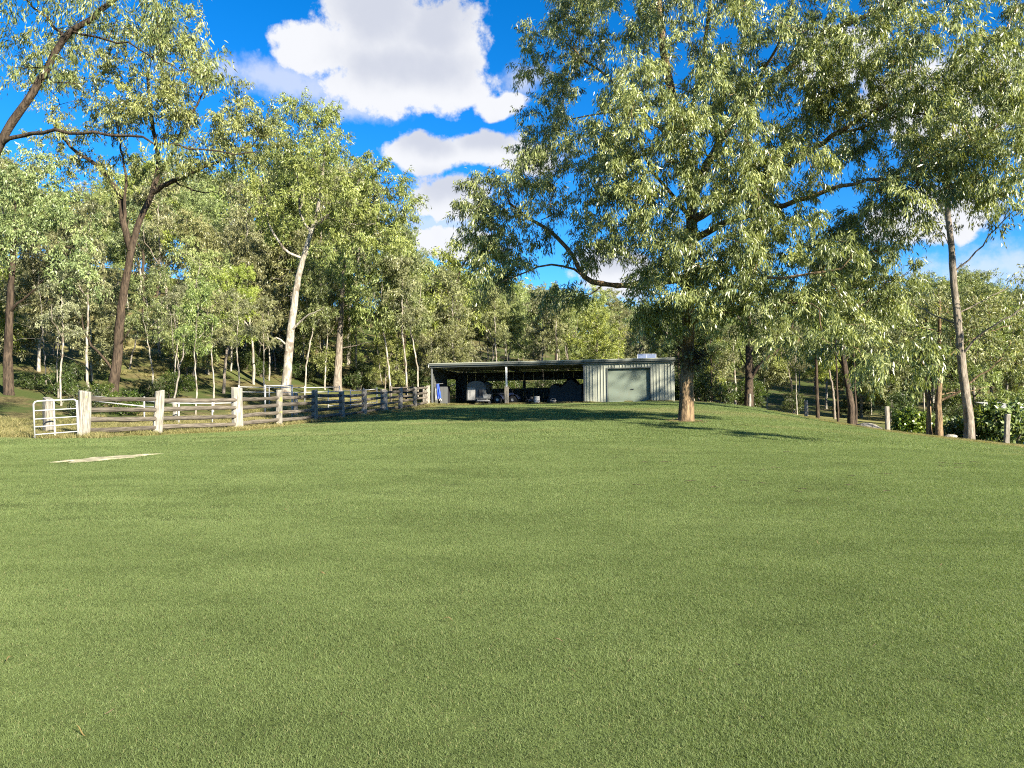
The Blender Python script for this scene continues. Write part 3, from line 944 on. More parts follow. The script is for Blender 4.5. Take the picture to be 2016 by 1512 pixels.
def sh(u, v, z=0.0): return SH_M @ Vector((u, v, z))

def roof_panel():
    u0, u1 = U(1256), U(1293)
    p = sh((u0 + u1) / 2, .9, 2.66)
    root = empty('solar_panel', p, YAW); tag(root, 'small tilted solar panel on the shed roof above the roller door', 'solar panel')
    w = (u1 - u0) / 2 * 1.03
    def tilt(pts): return pts
    t = math.radians(24); c, s = math.cos(t), math.sin(t)
    def slab(name, x0, x1, a0, a1, th0, th1, mat):
        V = []
        for q in (th0, th1):
            for a in (a0, a1):
                for x in (x0, x1):
                    V.append((x, a * c - q * s, .06 + a * s + q * c))
        MB().add(V, [(0, 2, 3, 1), (4, 5, 7, 6), (0, 1, 5, 4), (2, 6, 7, 3), (0, 4, 6, 2), (1, 3, 7, 5)]).build(name, mat, root)
    slab('glass', -w + .03, w - .03, .03, .77, .0, .035, M['solar'])
    slab('frame_edge', -w, w, 0, .03, -.01, .045, M['white']); slab('frame_edge', -w, w, .77, .80, -.01, .045, M['white'])
    slab('frame_edge', -w, -w + .03, .031, .769, -.01, .045, M['white']); slab('frame_edge', w - .03, w, .031, .769, -.01, .045, M['white'])
    slab('cell_bar', -.012, .012, .031, .769, .036, .04, M['white'])
    for x in (-w + .08, w - .08):
        MB().tube([(x, .70, .0), (x, .70, .35)], .016, 6).build('leg', M['galv'], root)
        MB().tube([(x, .03, .0), (x, .03, .07)], .016, 6).build('leg', M['galv'], root)
roof_panel()

def enclosed_trailer():
    u0, u1 = U(919, 1.6), U(956, 1.6)
    p = sh((u0 + u1) / 2, 1.6, 0)
    root = empty('enclosed_trailer', p, YAW); tag(root, 'pale box trailer with rounded top parked in the left open bay', 'trailer')
    w = (u1 - u0) / 2
    # rounded-top hull
    prof = [(-w, .22), (-w, 1.18)]
    for k in range(1, 8):
        a = math.pi - math.pi * k / 8
        prof.append((w * math.cos(a), 1.18 + .36 * math.sin(a)))
    prof += [(w, 1.18), (w, .22)]
    V = [(x, 0.0, z) for x, z in prof] + [(x, 2.2, z) for x, z in prof]
    n = len(prof)
    fs = [tuple(range(n)), tuple(range(2 * n - 1, n - 1, -1))] + [(i, i + n, (i + 1) % n + n, (i + 1) % n) for i in range(n)]
    MB().add(V, fs).build('body', M['grey'], root)
    MB().bbox(-w + .06, -.06, -.035, -.004, .26, 1.10, .008).build('door', M['dimmed_white'], root)
    MB().bbox(.0, w - .06, -.035, -.004, .26, 1.06, .008).build('door', M['grey'], root)
    MB().bbox(.12, w - .2, -.05, -.036, .55, .95, .008).build('vent', M['black'], root)
    MB().bbox(-w + .08, w - .08, -.03, -.004, 1.14, 1.30, .006).build('upper_hatch', M['grey'], root)
    MB().tube([(-w + .25, -.05, .5), (-w + .25, -.05, .85)], .012, 6).build('handle', M['black'], root)
    for sx in (-1, 1):
        wl = MB().lathe([(.0, -.07), (.2, -.07), (.25, -.05), (.26, 0), (.25, .05), (.2, .07), (0, .07)], 18, (sx * (w + .10), 1.1, .26), 'x').build('wheel', M['rubber'], root, True)
        MB().lathe([(.0, .072), (.13, .075), (.14, .06)], 14, (sx * (w + .10) , 1.1, .26), 'x').build('rim', M['galv'], wl)
    MB().tube([(-.2, 2.2, .3), (0, 3.0, .32), (.2, 2.2, .3)], .03, 6).build('drawbar', M['grey'], root)
enclosed_trailer()

def trolley():
    p = sh(U(953, .8), .8, 0)
    root = empty('yard_trolley', p, YAW); tag(root, 'low dark trolley with a white side board in front of the box trailer', 'trolley')
    MB().bbox(-.5, .5, -.18, .25, .34, .40, .01).build('deck', M['grey'], root)
    MB().bbox(-.42, .44, -.20, -.182, .18, .27, .006).build('side_board', M['dimmed_white'], root)
    for x in (-.42, .42):
        for y in (-.14, .2):
            MB().lathe([(0, -.025), (.11, -.025), (.12, 0), (.11, .025), (0, .025)], 12, (x, y, .12), 'y').build('wheel', M['rubber'], root)
            MB().tube([(x, y, .12), (x, y, .35)], .014, 6).build('leg', M['grey'], root)
    q = sh(U(960, .85), .85, .40)
    b = empty('white_crate', q, YAW); tag(b, 'plain white plastic crate sitting on the dark trolley', 'crate')
    m = MB()
    m.add([(-.24, -.13, 0), (.24, -.13, 0), (.24, .13, 0), (-.24, .13, 0), (-.27, -.16, .2), (.27, -.16, .2), (.27, .16, .2), (-.27, .16, .2)],
          [(3, 2, 1, 0), (0, 1, 5, 4), (1, 2, 6, 5), (2, 3, 7, 6), (3, 0, 4, 7)]).build('body', M['dimmed_white'], b)
    MB().bbox(-.29, .29, -.18, .18, .2, .225, .006).build('lid', M['dimmed_white'], b)
trolley()

def quad_bike():
    p = sh(U(997, .9), .9, -.01)
    root = empty('quad_bike', p, YAW); tag(root, 'dark blue quad bike parked side-on behind the white shed column', 'quad bike')
    for x in (-.52, .50):
        for y in (-.32, .32):
            wl = MB().lathe([(.10, -.10), (.2, -.11), (.26, -.08), (.275, 0), (.26, .08), (.2, .11), (.10, .10)], 20, (x, y, .275), 'y').build('wheel', M['rubber'], root, True)
            s = -1 if y < 0 else 1
            MB().lathe([(.0, s * .07), (.12, s * .075), (.145, s * .10)], 16, (x, y, .275), 'y').build('rim', M['galv'], wl, True)
        V = []
        for k in range(9):
            a = math.radians(8 + 164 * k / 8)
            for y in (-.44, -.18, .18, .44):
                V.append((x + .36 * math.cos(a), y, .275 + .34 * math.sin(a)))
        fs = []
        for k in range(8):
            for j in range(3): fs.append((k * 4 + j, k * 4 + j + 1, k * 4 + j + 5, k * 4 + j + 4))
        MB().add(V, fs).build('mudguard', M['bluepaint'], root, True)
    MB().bbox(-.55, .52, -.16, .16, .24, .52, .04).build('body', M['black'], root)
    MB().bbox(-.45, .15, -.15, .15, .60, .72, .03).build('seat', M['black'], root)
    MB().bbox(.12, .5, -.13, .13, .50, .72, .04).build('tank', M['bluepaint'], root)
    MB().tube([(.36, -.38, .92), (.40, -.2, .88), (.42, 0, .84), (.40, .2, .88), (.36, .38, .92)], .014, 6).build('handlebar', M['black'], root)
    MB().tube([(.42, 0, .6), (.42, 0, .84)], .02, 6).build('steering_stem', M['black'], root)
    for y in (-.3, -.1, .1, .3): MB().tube([(-.9, y, .68), (-.42, y, .68)], .009, 5).build('rack_bar', M['black'], root)
quad_bike()

def shed_clutter():
    # dark heap under a tarp: silhouettes against the rear openings
    u0, u1 = U(1086, 4.8), U(1148, 4.8)
    p = sh((u0 + u1) / 2, 4.8, -.012)
    w = (u1 - u0) / 2 + .2
    rng = random.Random(8)
    nx_, ny_ = 22, 12; V = []
    for j in range(ny_ + 1):
        for i in range(nx_ + 1):
            a, b = i / nx_ * 2 - 1, j / ny_ * 2 - 1
            edge = max(abs(a), abs(b))
            top = 1.28 + .22 * math.sin(a * 3.1 + .8) + .14 * math.sin(a * 7.3) + .06 * math.sin(b * 9 + a * 4)
            z = top * (1 - max(0, (edge - .82) / .18) ** 1.2)
            V.append((a * w + rng.uniform(-.02, .02), b * .9, max(0, z + rng.uniform(-.02, .02) * (edge < .98))))
    fs = [(j * (nx_ + 1) + i, j * (nx_ + 1) + i + 1, (j + 1) * (nx_ + 1) + i + 1, (j + 1) * (nx_ + 1) + i) for j in range(ny_) for i in range(nx_)]
    o = MB().add(V, fs).build('covered_stack', M['black'], None, False, p); o.rotation_euler = (0, 0, YAW)
    tag(o, 'dark lumpy stack under a black cover at the right of the open bays', 'stack')
    q = sh(U(1057, 1.0), 1.0, -.012)
    r = empty('grey_drum', q, YAW); tag(r, 'small grey metal drum standing in the right open bay', 'drum')
    MB().lathe([(0, 0), (.2, 0), (.21, .02), (.2, .04), (.2, .2), (.212, .215), (.2, .23), (.2, .42), (.21, .44), (.2, .46), (0, .45)], 18).build('body', M['galv'], r, True)
    MB().lathe([(.0, .452), (.18, .452), (.18, .47), (.0, .475)], 16).build('lid', M['grey'], r)
    q = sh(U(1089, .7), .7, -.012)
    r = empty('white_tub', q, YAW); tag(r, 'little white feed tub near the front of the right open bay', 'tub')
    MB().lathe([(0, .01), (.15, .01), (.19, .16), (.205, .165), (.205, .18), (.18, .18), (.14, .03), (0, .03)], 18).build('body', M['dimmed_white'], r, True)
    MB().tube([(-.19, 0, .16), (-.12, 0, .27), (0, 0, .31), (.12, 0, .27), (.19, 0, .16)], .008, 5).build('handle', M['galv'], r)
    q = sh(U(1046, 1.6), 1.6, -.012)
    r = empty('lawn_mower', q, YAW + .5); tag(r, 'dark push mower beside the grey drum in the shed', 'mower')
    MB().bbox(-.28, .28, -.35, .3, .12, .26, .04).build('deck', M['grey'], r)
    MB().lathe([(0, .26), (.14, .26), (.15, .32), (.12, .42), (0, .44)], 14).build('engine', M['black'], r, True)
    for x in (-.32, .32):
        for y in (-.27, .24): MB().lathe([(0, -.025), (.1, -.025), (.11, 0), (.1, .025), (0, .025)], 14, (x, y, .11), 'x').build('wheel', M['rubber'], r)
    for x in (-.2, .2): MB().tube([(x, .28, .22), (x, .95, .92)], .012, 6).build('handle_tube', M['black'], r)
    MB().tube([(-.2, .95, .92), (.2, .95, .92)], .014, 6).build('handle_grip', M['rubber'], r)
    # tarp hanging on the left column
    u0 = U(857, .15); p = sh(u0, .25, .28)
    r = empty('hanging_tarp', p, YAW); tag(r, 'blue and white tarp hanging just inside the left shed corner', 'tarp')
    def cloth(name, x0, x1, z0, z1, mat, ph):
        V = []; n, m_ = 18, 10
        for j in range(m_ + 1):
            t = j / m_
            for i in range(n + 1):
                s = i / n
                x = x0 + (x1 - x0) * s * (1 - .35 * t) + .02 * math.sin(5 * t + ph)
                V.append((x, .05 * math.sin(s * 14 + ph + t) * (1.2 - t), z0 + (z1 - z0) * t + .02 * math.sin(s * 9)))
        fs = [(j * (n + 1) + i, j * (n + 1) + i + 1, (j + 1) * (n + 1) + i + 1, (j + 1) * (n + 1) + i) for j in range(m_) for i in range(n)]
        return MB().add(V, fs).build(name, mat, r, True)
    cloth('blue_fold', .06, .36, .12, 1.10, M['blue'], .3)
    cloth('white_fold', -.04, .12, .0, .78, M['dimmed_white'], 1.7)
    cloth('white_fold', .20, .42, -.02, .25, M['dimmed_white'], .9)
    MB().tube([(-.1, .02, 1.1), (.5, .02, 1.12)], .012, 6).build('line', M['galv'], r)
    # dark saddle rack / cupboard beside the tarp
    q = sh(.45, 1.6, -.012)
    r = empty('tool_cupboard', q, YAW); tag(r, 'dark tool cupboard against the left end of the shed', 'cupboard')
    MB().bbox(-.28, .28, -.3, .3, 0, 1.25, .015).build('body', M['black'], r)
    MB().bbox(-.26, -.01, -.325, -.302, .06, 1.2, .006).build('door', M['grey'], r); MB().bbox(.01, .26, -.325, -.302, .06, 1.2, .006).build('door', M['grey'], r)
    # sloping white rail beyond the back doorway
    a, b = at(880.5, 764, 58), at(897, 755.5, 57)
    r = empty('sloping_handrail', (a.x, a.y, h1(a.x, a.y)))
    tag(r, 'sloping white rail seen through the rear doorway of the shed', 'rail')
    o = Vector(r.location)
    MB().tube([a - o - (b - a) * .2, b - o + (b - a) * .3], .035, 8).build('bar', M['dimmed_white'], r)
    for t in (0, 1):
        q = a + (b - a) * (-.1 + t * 1.2)
        MB().tube([Vector((q.x, q.y, h1(q.x, q.y) - .1)) - o, q - o], .03, 8).build('post', M['galv'], r)
shed_clutter()

def paling_panel():
    a = sh(-.60, -.06, -.0); 
    r = empty('paling_panel', a, YAW); tag(r, 'short grey paling panel closing the gap between fence and shed', 'paling')
    rng = random.Random(2)
    for i in range(4):
        me = MB().bbox(0, .115, -.012, .012, -.12, rng.uniform(.98, 1.12), .004).mesh('plank', M['grey_post'])
        obj('plank', me, r, (i * .13, rng.uniform(-.004, .004), 0))
    for z in (.25, .85): MB().bbox(-.02, .53, .018, .055, z, z + .07, .004).build('cross_rail', M['rail_wood'], r)
paling_panel()

# ---------------------------------------------------------------- small things on the right
def feed_tub():
    p = gnd(1462, 56.5, -.01)
    r = empty('feed_tub', p); tag(r, 'low yellow-green plastic tub on the ground beside the stump post', 'tub')
    MB().lathe([(0, .02), (.30, .02), (.345, .20), (.37, .205), (.37, .225), (.33, .225), (.28, .05), (0, .05)], 22).build('body', M['yellow'], r, True)
    for s in (-1, 1): MB().tube([(s * .36, -.07, .2), (s * .42, -.05, .17), (s * .42, .05, .17), (s * .36, .07, .2)], .012, 6).build('handle', M['rubber'], r)
feed_tub()

def rock(px, D, sx, sy, sz, seed, label):
    import bmesh
    bm = bmesh.new(); bmesh.ops.create_icosphere(bm, subdivisions=3, radius=1)
    rng = random.Random(seed)
    ph = [(rng.uniform(1.2, 3.5), rng.uniform(0, 6), Vector((rng.gauss(0, 1), rng.gauss(0, 1), rng.gauss(0, 1))).normalized()) for _ in range(9)]
    cuts = [(Vector((rng.gauss(0, 1), rng.gauss(0, 1), rng.gauss(0, .8))).normalized(), rng.uniform(.62, .9)) for _ in range(9)]
    for v in bm.verts:
        d = v.co.copy()
        r = 1 + sum(.05 * math.sin(f * d.dot(ax) * 2 + o) for f, o, ax in ph)
        c = d * r
        for nrm, lim in cuts:
            k = c.dot(nrm)
            if k > lim: c -= nrm * (k - lim) * .9
        v.co = Vector((c.x * sx, c.y * sy, c.z * sz))
    me = bpy.data.meshes.new('boulder'); bm.to_mesh(me); bm.free(); me.materials.append(M['stone'])
    p = gnd(px, D, sz * .28)
    o = obj('boulder', me, None, p, (0, 0, rng.uniform(0, 3)))
    tag(o, label, 'rock', 'rocks at the edge of the slope')
rock(1706, 47, .95, .7, .42, 3, 'largest flat pale boulder left of the split post on the right')
rock(1742, 44, .42, .4, .22, 5, 'small pale rock at the foot of the split post')
rock(1676, 49, .5, .4, .2, 6, 'low pale rock at the foot of the thick dark trunk')
rock(1868, 41, .5, .4, .2, 9, 'low rock left of the tall straight trunk base')
rock(1640, 52, .35, .3, .16, 12, 'tiny pale rock left of the thick dark trunk')

def pump_house():
    p = gnd(1990, 60)
    r = empty('pump_house', p, .15); tag(r, 'little outbuilding with a pale metal roof behind the bushes at far right', 'outbuilding')
    z = EYE + (756 - 799) / F * 60 - p.z
    MB().box(-.9, .9, 0, 2.2, -.2, z - .1).build('wall', M['grey'], r)
    MB().add([(-1.05, -.3, z - .12), (1.05, -.3, z - .12), (1.05, 2.5, z + .25), (-1.05, 2.5, z + .25), (-1.05, -.3, z - .17), (1.05, -.3, z - .17), (1.05, 2.5, z + .20), (-1.05, 2.5, z + .20)],
             [(0, 1, 2, 3), (7, 6, 5, 4), (0, 4, 5, 1), (1, 5, 6, 2), (2, 6, 7, 3), (3, 7, 4, 0)]).build('roof', M['dimmed_white'], r)
    MB().bbox(-.5, .3, -.03, -.003, -.15, z - .35, .006).build('door', M['fascia'], r)
pump_house()

def litter():
    rng = random.Random(31)
    meshes = []
    for k in range(3):
        V = []; n = 6
        for i in range(n + 1):
            t = i / n; w = .006 * math.sin(math.pi * min(1, t * 1.02 + .02)) + .0006
            x = (t - .5) * .085; z = .016 + .02 * math.sin(t * 3.1 + k); y = .02 * math.sin(t * 2.6 + k)
            V += [(x, y - w, z + .003), (x, y, z), (x, y + w, z + .003)]
        fs = []
        for i in range(n):
            for j in range(2): fs.append((i * 3 + j, i * 3 + j + 1, i * 3 + j + 4, i * 3 + j + 3))
        meshes.append(MB().add(V, fs).mesh('fallen_leaf', M['leaf_dry'], True))
    spots = [(637, 1135), (412, 1268), (215, 1408), (1098, 1270), (1128, 1330), (1455, 1318), (1133, 950), (674, 1415), (160, 1448), (20, 1308), (1720, 1280), (1500, 1420), (880, 1230), (300, 1180), (1240, 1306), (1850, 1120), (560, 1010), (1180, 1180), (130, 1170), (760, 1350), (1610, 1075), (1380, 1330)]
    for i, (px, py) in enumerate(spots):
        D = EYE * F / (py - 756)
        x = (px - 1008) / F * D
        o = obj('fallen_leaf', meshes[i % 3], None, (x, D, h1(x, D) + .012), (rng.uniform(-.3, .3), rng.uniform(-.3, .3), rng.uniform(0, 6.28)))
        s = rng.uniform(.45, .85); o.scale = (s, s, s)
        tag(o, 'dry curled tan gum leaf lying on the mown grass', 'leaf', 'dry leaves scattered on the lawn')
    for i in range(24):
        px, py = rng.uniform(1150, 2010), rng.uniform(905, 1010)
        D = (EYE + .25) * F / (py - 756); x = (px - 1008) / F * D
        a = rng.uniform(-.5, .5)
        L = rng.uniform(.05, .13)
        me = MB().tube([(-L, 0, 0), (-L * .3, rng.uniform(-.03, .03), .012), (L * .4, rng.uniform(-.03, .03), .0), (L, 0, .01)], [.004, .005, .004, .002], 5).mesh('fallen_twig', M['bark_dark'])
        o = obj('fallen_twig', me, None, (x, D, h1(x, D) + .045), (0, 0, a))
        tag(o, 'short dark strip of bark lying on the lawn at the right', 'twig', 'bark strips dropped on the right of the lawn')
litter()
#@@TREES

# ---------------------------------------------------------------- trees
def unit(v):
    return v / np.maximum(np.linalg.norm(v, axis=-1, keepdims=True), 1e-9)

def catmull(P, step):
    P = np.array(P, float)
    if len(P) == 2:
        n = max(2, int(np.linalg.norm(P[1] - P[0]) / step) + 1)
        t = np.linspace(0, 1, n)[:, None]
        return P[0] * (1 - t) + P[1] * t
    Q = np.vstack([2 * P[0] - P[1], P, 2 * P[-1] - P[-2]])
    out = []
    for i in range(1, len(Q) - 2):
        p0, p1, p2, p3 = Q[i - 1], Q[i], Q[i + 1], Q[i + 2]
        n = max(2, int(np.linalg.norm(p2 - p1) / step) + 1)
        t = np.linspace(0, 1, n, endpoint=False)[:, None]
        out.append(.5 * (2 * p1 + (p2 - p0) * t + (2 * p0 - 5 * p1 + 4 * p2 - p3) * t ** 2 + (3 * p1 - p0 - 3 * p2 + p3) * t ** 3))
    out.append(P[-1:])
    return np.vstack(out)

class Tree:
    def __init__(s, seed, step=.5, tip=.008, pw=.46):
        s.rng = np.random.default_rng(seed); s.P = []; s.par = []; s.r = []; s.ok = []; s.step = step; s.tip = tip; s.pw = pw
        s.leafc = []
    def limb(s, pts, r0, r1, parent=-1, wob=.0, ok_from=0.0):
        pts = catmull(pts, s.step)
        n = len(pts); ids = []
        d = np.r_[0, np.cumsum(np.linalg.norm(np.diff(pts, axis=0), axis=1))]; tt = d / max(d[-1], 1e-6)
        for i in range(n):
            if parent >= 0 and i == 0 and np.linalg.norm(pts[0] - s.P[parent]) < .02: ids.append(parent); continue
            p = pts[i] + (s.rng.normal(0, wob, 3) if 0 < i else 0)
            s.P.append(p); s.par.append(ids[-1] if ids else parent); s.r.append(r0 + (r1 - r0) * tt[i] ** .8); s.ok.append(tt[i] >= ok_from)
            ids.append(len(s.P) - 1)
        return ids
    def near(s, p):
        return int(np.argmin(np.linalg.norm(np.array(s.P) - np.asarray(p, float), axis=1)))
    def branch(s, pts, r0, r1, wob=.03):
        """a limb that leaves the existing skeleton at its point nearest to pts[0]"""
        i = s.near(pts[0])
        return s.limb([s.P[i]] + [np.asarray(q, float) for q in pts[1:]], r0, r1, i, wob)
    def grow(s, C, up=.15, wob=.05, above=.7):
        C = np.asarray(C, float)
        base = np.array(s.P)
        order = np.argsort(np.min(np.linalg.norm(C[:, None] - base[None], axis=2), axis=1))
        P = np.zeros((len(base) + len(C) * 60, 3)); P[:len(base)] = base; n = len(base)
        ok = np.zeros(len(P), bool); ok[:n] = s.ok
        for ci in order:
            c = C[ci]
            dv = c - P[:n]; d = np.linalg.norm(dv, axis=1)
            cost = d + above * np.maximum(0, -dv[:, 2]) + np.where(ok[:n], 0, 1e6)
            i = int(np.argmin(cost)); p0 = P[i]; L = d[i]
            if L < .05: s.leafc.append(c); continue
            pi = s.par[i]; t0 = unit(p0 - P[pi]) if pi >= 0 else np.array([0, 0, 1.])
            ctrl = p0 + (t0 * .55 + unit(c - p0) * .45) * L * .45 + np.array([0, 0, up * L])
            m = max(2, int(L / s.step) + 1); prev = i
            for k in range(1, m + 1):
                t = k / m
                q = (1 - t) ** 2 * p0 + 2 * t * (1 - t) * ctrl + t * t * c
                if k < m: q = q + s.rng.normal(0, wob, 3)
                if n >= len(P): break
                P[n] = q; ok[n] = True
                s.P.append(q); s.par.append(prev); s.r.append(0.0); s.ok.append(True); prev = n; n += 1
            s.leafc.append(c)
    def wood(s, name, mat, min_r=0.0):
        n = len(s.P); P = np.array(s.P); par = np.array(s.par)
        cnt = np.zeros(n); ch = [[] for _ in range(n)]
        for i in range(n - 1, -1, -1):
            if cnt[i] == 0: cnt[i] = 1
            if par[i] >= 0: cnt[par[i]] += cnt[i]; ch[par[i]].append(i)
        # leaves of the graph count once
        leafn = np.zeros(n)
        for i in range(n - 1, -1, -1):
            if not ch[i]: leafn[i] = 1
            if par[i] >= 0: leafn[par[i]] += leafn[i]
        R = np.maximum(s.tip * leafn ** s.pw, 0)
        R = np.where(np.array(s.r) > 0, np.maximum(np.array(s.r), 0), R)
        V, Q, off = [], [], 0
        stack = [(i, -1) for i in range(n) if par[i] < 0]
        while stack:
            i, frm = stack.pop()
            chain = [] if frm < 0 else [frm]
            rad = []
            cur = i
            while True:
                chain.append(cur)
                if not ch[cur]: break
                c = sorted(ch[cur], key=lambda q: (s.r[q] > 0, R[q], leafn[q]))
                for o in c[:-1]: stack.append((o, cur))
                cur = c[-1]
            pts = P[chain]; rr = R[chain].copy()
            if frm >= 0: rr[0] = rr[1] * 1.15
            if rr.max() < min_r: continue
            rr[-1] *= .5
            sides = 12 if rr.max() > .22 else 8 if rr.max() > .09 else 5 if rr.max() > .03 else 3
            t = np.gradient(pts, axis=0); t = unit(t)
            ref = np.array([1., 0, 0]) if abs(t[:, 0].mean()) < .8 else np.array([0, 1., 0])
            u = unit(np.cross(t, ref)); w = np.cross(t, u)
            a = np.arange(sides) * 2 * np.pi / sides
            lob = 1 + (.09 * np.sin(3 * a[None, :] + np.linspace(0, 5, len(pts))[:, None]) + s.rng.normal(0, .035, (len(pts), sides))) * (rr[:, None] > .07)
            ring = pts[:, None] + (np.cos(a)[None, :, None] * u[:, None] + np.sin(a)[None, :, None] * w[:, None]) * (rr[:, None] * lob)[..., None]
            m = len(pts); V.append(ring.reshape(-1, 3))
            k = np.arange(m - 1)[:, None] * sides + np.arange(sides)[None]
            k2 = np.arange(m - 1)[:, None] * sides + (np.arange(sides)[None] + 1) % sides
            Q.append(np.stack([k, k2, k2 + sides, k + sides], -1).reshape(-1, 4) + off); off += m * sides
        return mesh_np(name, np.concatenate(V), [np.concatenate(Q)], mat, True)

def leaf_mesh(name, rng, C, rc, n, L, W, droop, mat, axis0=None, twigs=7, flat=1.0, spread=.11):
    """C clump centres (m,3), rc radius, n leaves per clump"""
    C = np.asarray(C, float); m = len(C)
    rc = np.broadcast_to(np.asarray(rc, float), (m,)) * rng.uniform(.75, 1.25, m)
    td = unit(rng.normal(0, 1, (m, twigs, 3)) + np.array([0, 0, -.12]))
    td[..., 2] *= flat
    nn = max(1, n // twigs)
    u = rng.uniform(0.05, 1, (m, twigs, nn, 1)) ** .7
    pos = C[:, None, None] + td[:, :, None] * rc[:, None, None, None] * u + rng.normal(0, spread, (m, twigs, nn, 3)) * rc[:, None, None, None]
    pos[..., 2] -= droop * .28 * rc[:, None, None] * u[..., 0] ** 2
    a = unit(droop * np.array([0, 0, -1.]) + (1 - droop * .72) * rng.normal(0, .62, pos.shape) + .30 * td[:, :, None])
    w = unit(np.cross(a, rng.normal(0, 1, pos.shape)))
    nr = np.cross(a, w)
    l = L * rng.uniform(.6, 1.3, pos.shape[:3])[..., None]; wd = W * rng.uniform(.7, 1.25, pos.shape[:3])[..., None] / 2
    cv = rng.normal(0, .12, pos.shape[:3])[..., None]
    p0 = pos; p1 = pos + a * l * .42 + w * wd + w * cv * l * .5
    p2 = pos + a * l + w * cv * l * 0 + nr * l * rng.normal(0, .10, pos.shape[:3])[..., None]
    p3 = pos + a * l * .42 - w * wd + w * cv * l * .5 + nr * wd * .3
    V = np.stack([p0, p1, p2, p3], 3).reshape(-1, 3)
    N = m * twigs * nn
    b = np.arange(N) * 4
    lv = np.repeat(rng.uniform(0, 1, N), 4); cvv = np.repeat(rng.uniform(0, 1, m), twigs * nn * 4)
    return mesh_np(name, V, [np.c_[b, b + 1, b + 2, b + 3]], mat, False, {'lv': ('FLOAT', lv), 'cv': ('FLOAT', cvv)})

def ell_points(rng, c, r, n, shell=.45, mind=.5):
    out = []
    tries = 0
    while len(out) < n and tries < n * 40:
        tries += 1
        d = rng.normal(0, 1, 3); d /= np.linalg.norm(d)
        p = np.asarray(c) + d * np.asarray(r) * (shell + (1 - shell) * rng.uniform() ** .6)
        if all(np.linalg.norm(p - q) > mind for q in out): out.append(p)
    return out

def tree_thing(name, base, wood_me, crown_me, label, group=None, cat='tree', wood='trunk'):
    root = empty(name, base)
    tag(root, label, cat, group)
    obj(wood, wood_me, root)
    if crown_me: obj('crown', crown_me, root)
    return root

def A(px, py, D): return np.array(at(px, py, D))

def hero(name, seed, base_px, D, trunk, r0, r1, limbs, ells, rc, nleaf, L, W, droop, bark, leaf, label, group=None, mind=.55, tip=.009, step=.5, ok_from=.35, up=.12, cat='tree', flat=1.0, twigs=7, wob=.05, flare=1.35, only_wood=False, pw=.46, shell=.45, base=None):
    """trunk: [(px, py, dD)...] from the ground up; limbs: lists of the same; ells: (px, py, rx_px, rz_px, dD, ry_m, n)"""
    b = Vector(base) if base is not None else gnd(base_px, D)
    o = np.array(b)
    T = Tree(seed, step, tip, pw)
    tp = [np.array([0, 0, -.2])] + [A(px, py, D + dd) - o for px, py, dd in trunk]
    ids = T.limb(tp, r0, r1, -1, .012, ok_from)
    for k, i in enumerate(ids[:4]): T.r[i] *= 1 + (flare - 1) * (1 - k / 4) ** 2
    for lb in limbs:
        (pts, ra, rb) = lb
        T.branch([A(px, py, D + dd) - o for px, py, dd in pts], ra, rb, .03)
    C = []
    for (px, py, rx, rz, dd, ry, n) in ells:
        De = D + dd
        C += ell_points(T.rng, A(px, py, De) - o, (rx / F * De, ry, rz / F * De), n, shell, mind)
    if C: T.grow(C, up, wob)
    wm = T.wood(name + '_trunk', bark)
    cm = leaf_mesh(name + '_crown', T.rng, np.array(T.leafc), rc, nleaf, L, W, droop, leaf, None, twigs, flat) if (C and not only_wood) else None
    return tree_thing(name, b, wm, cm, label, group, cat)

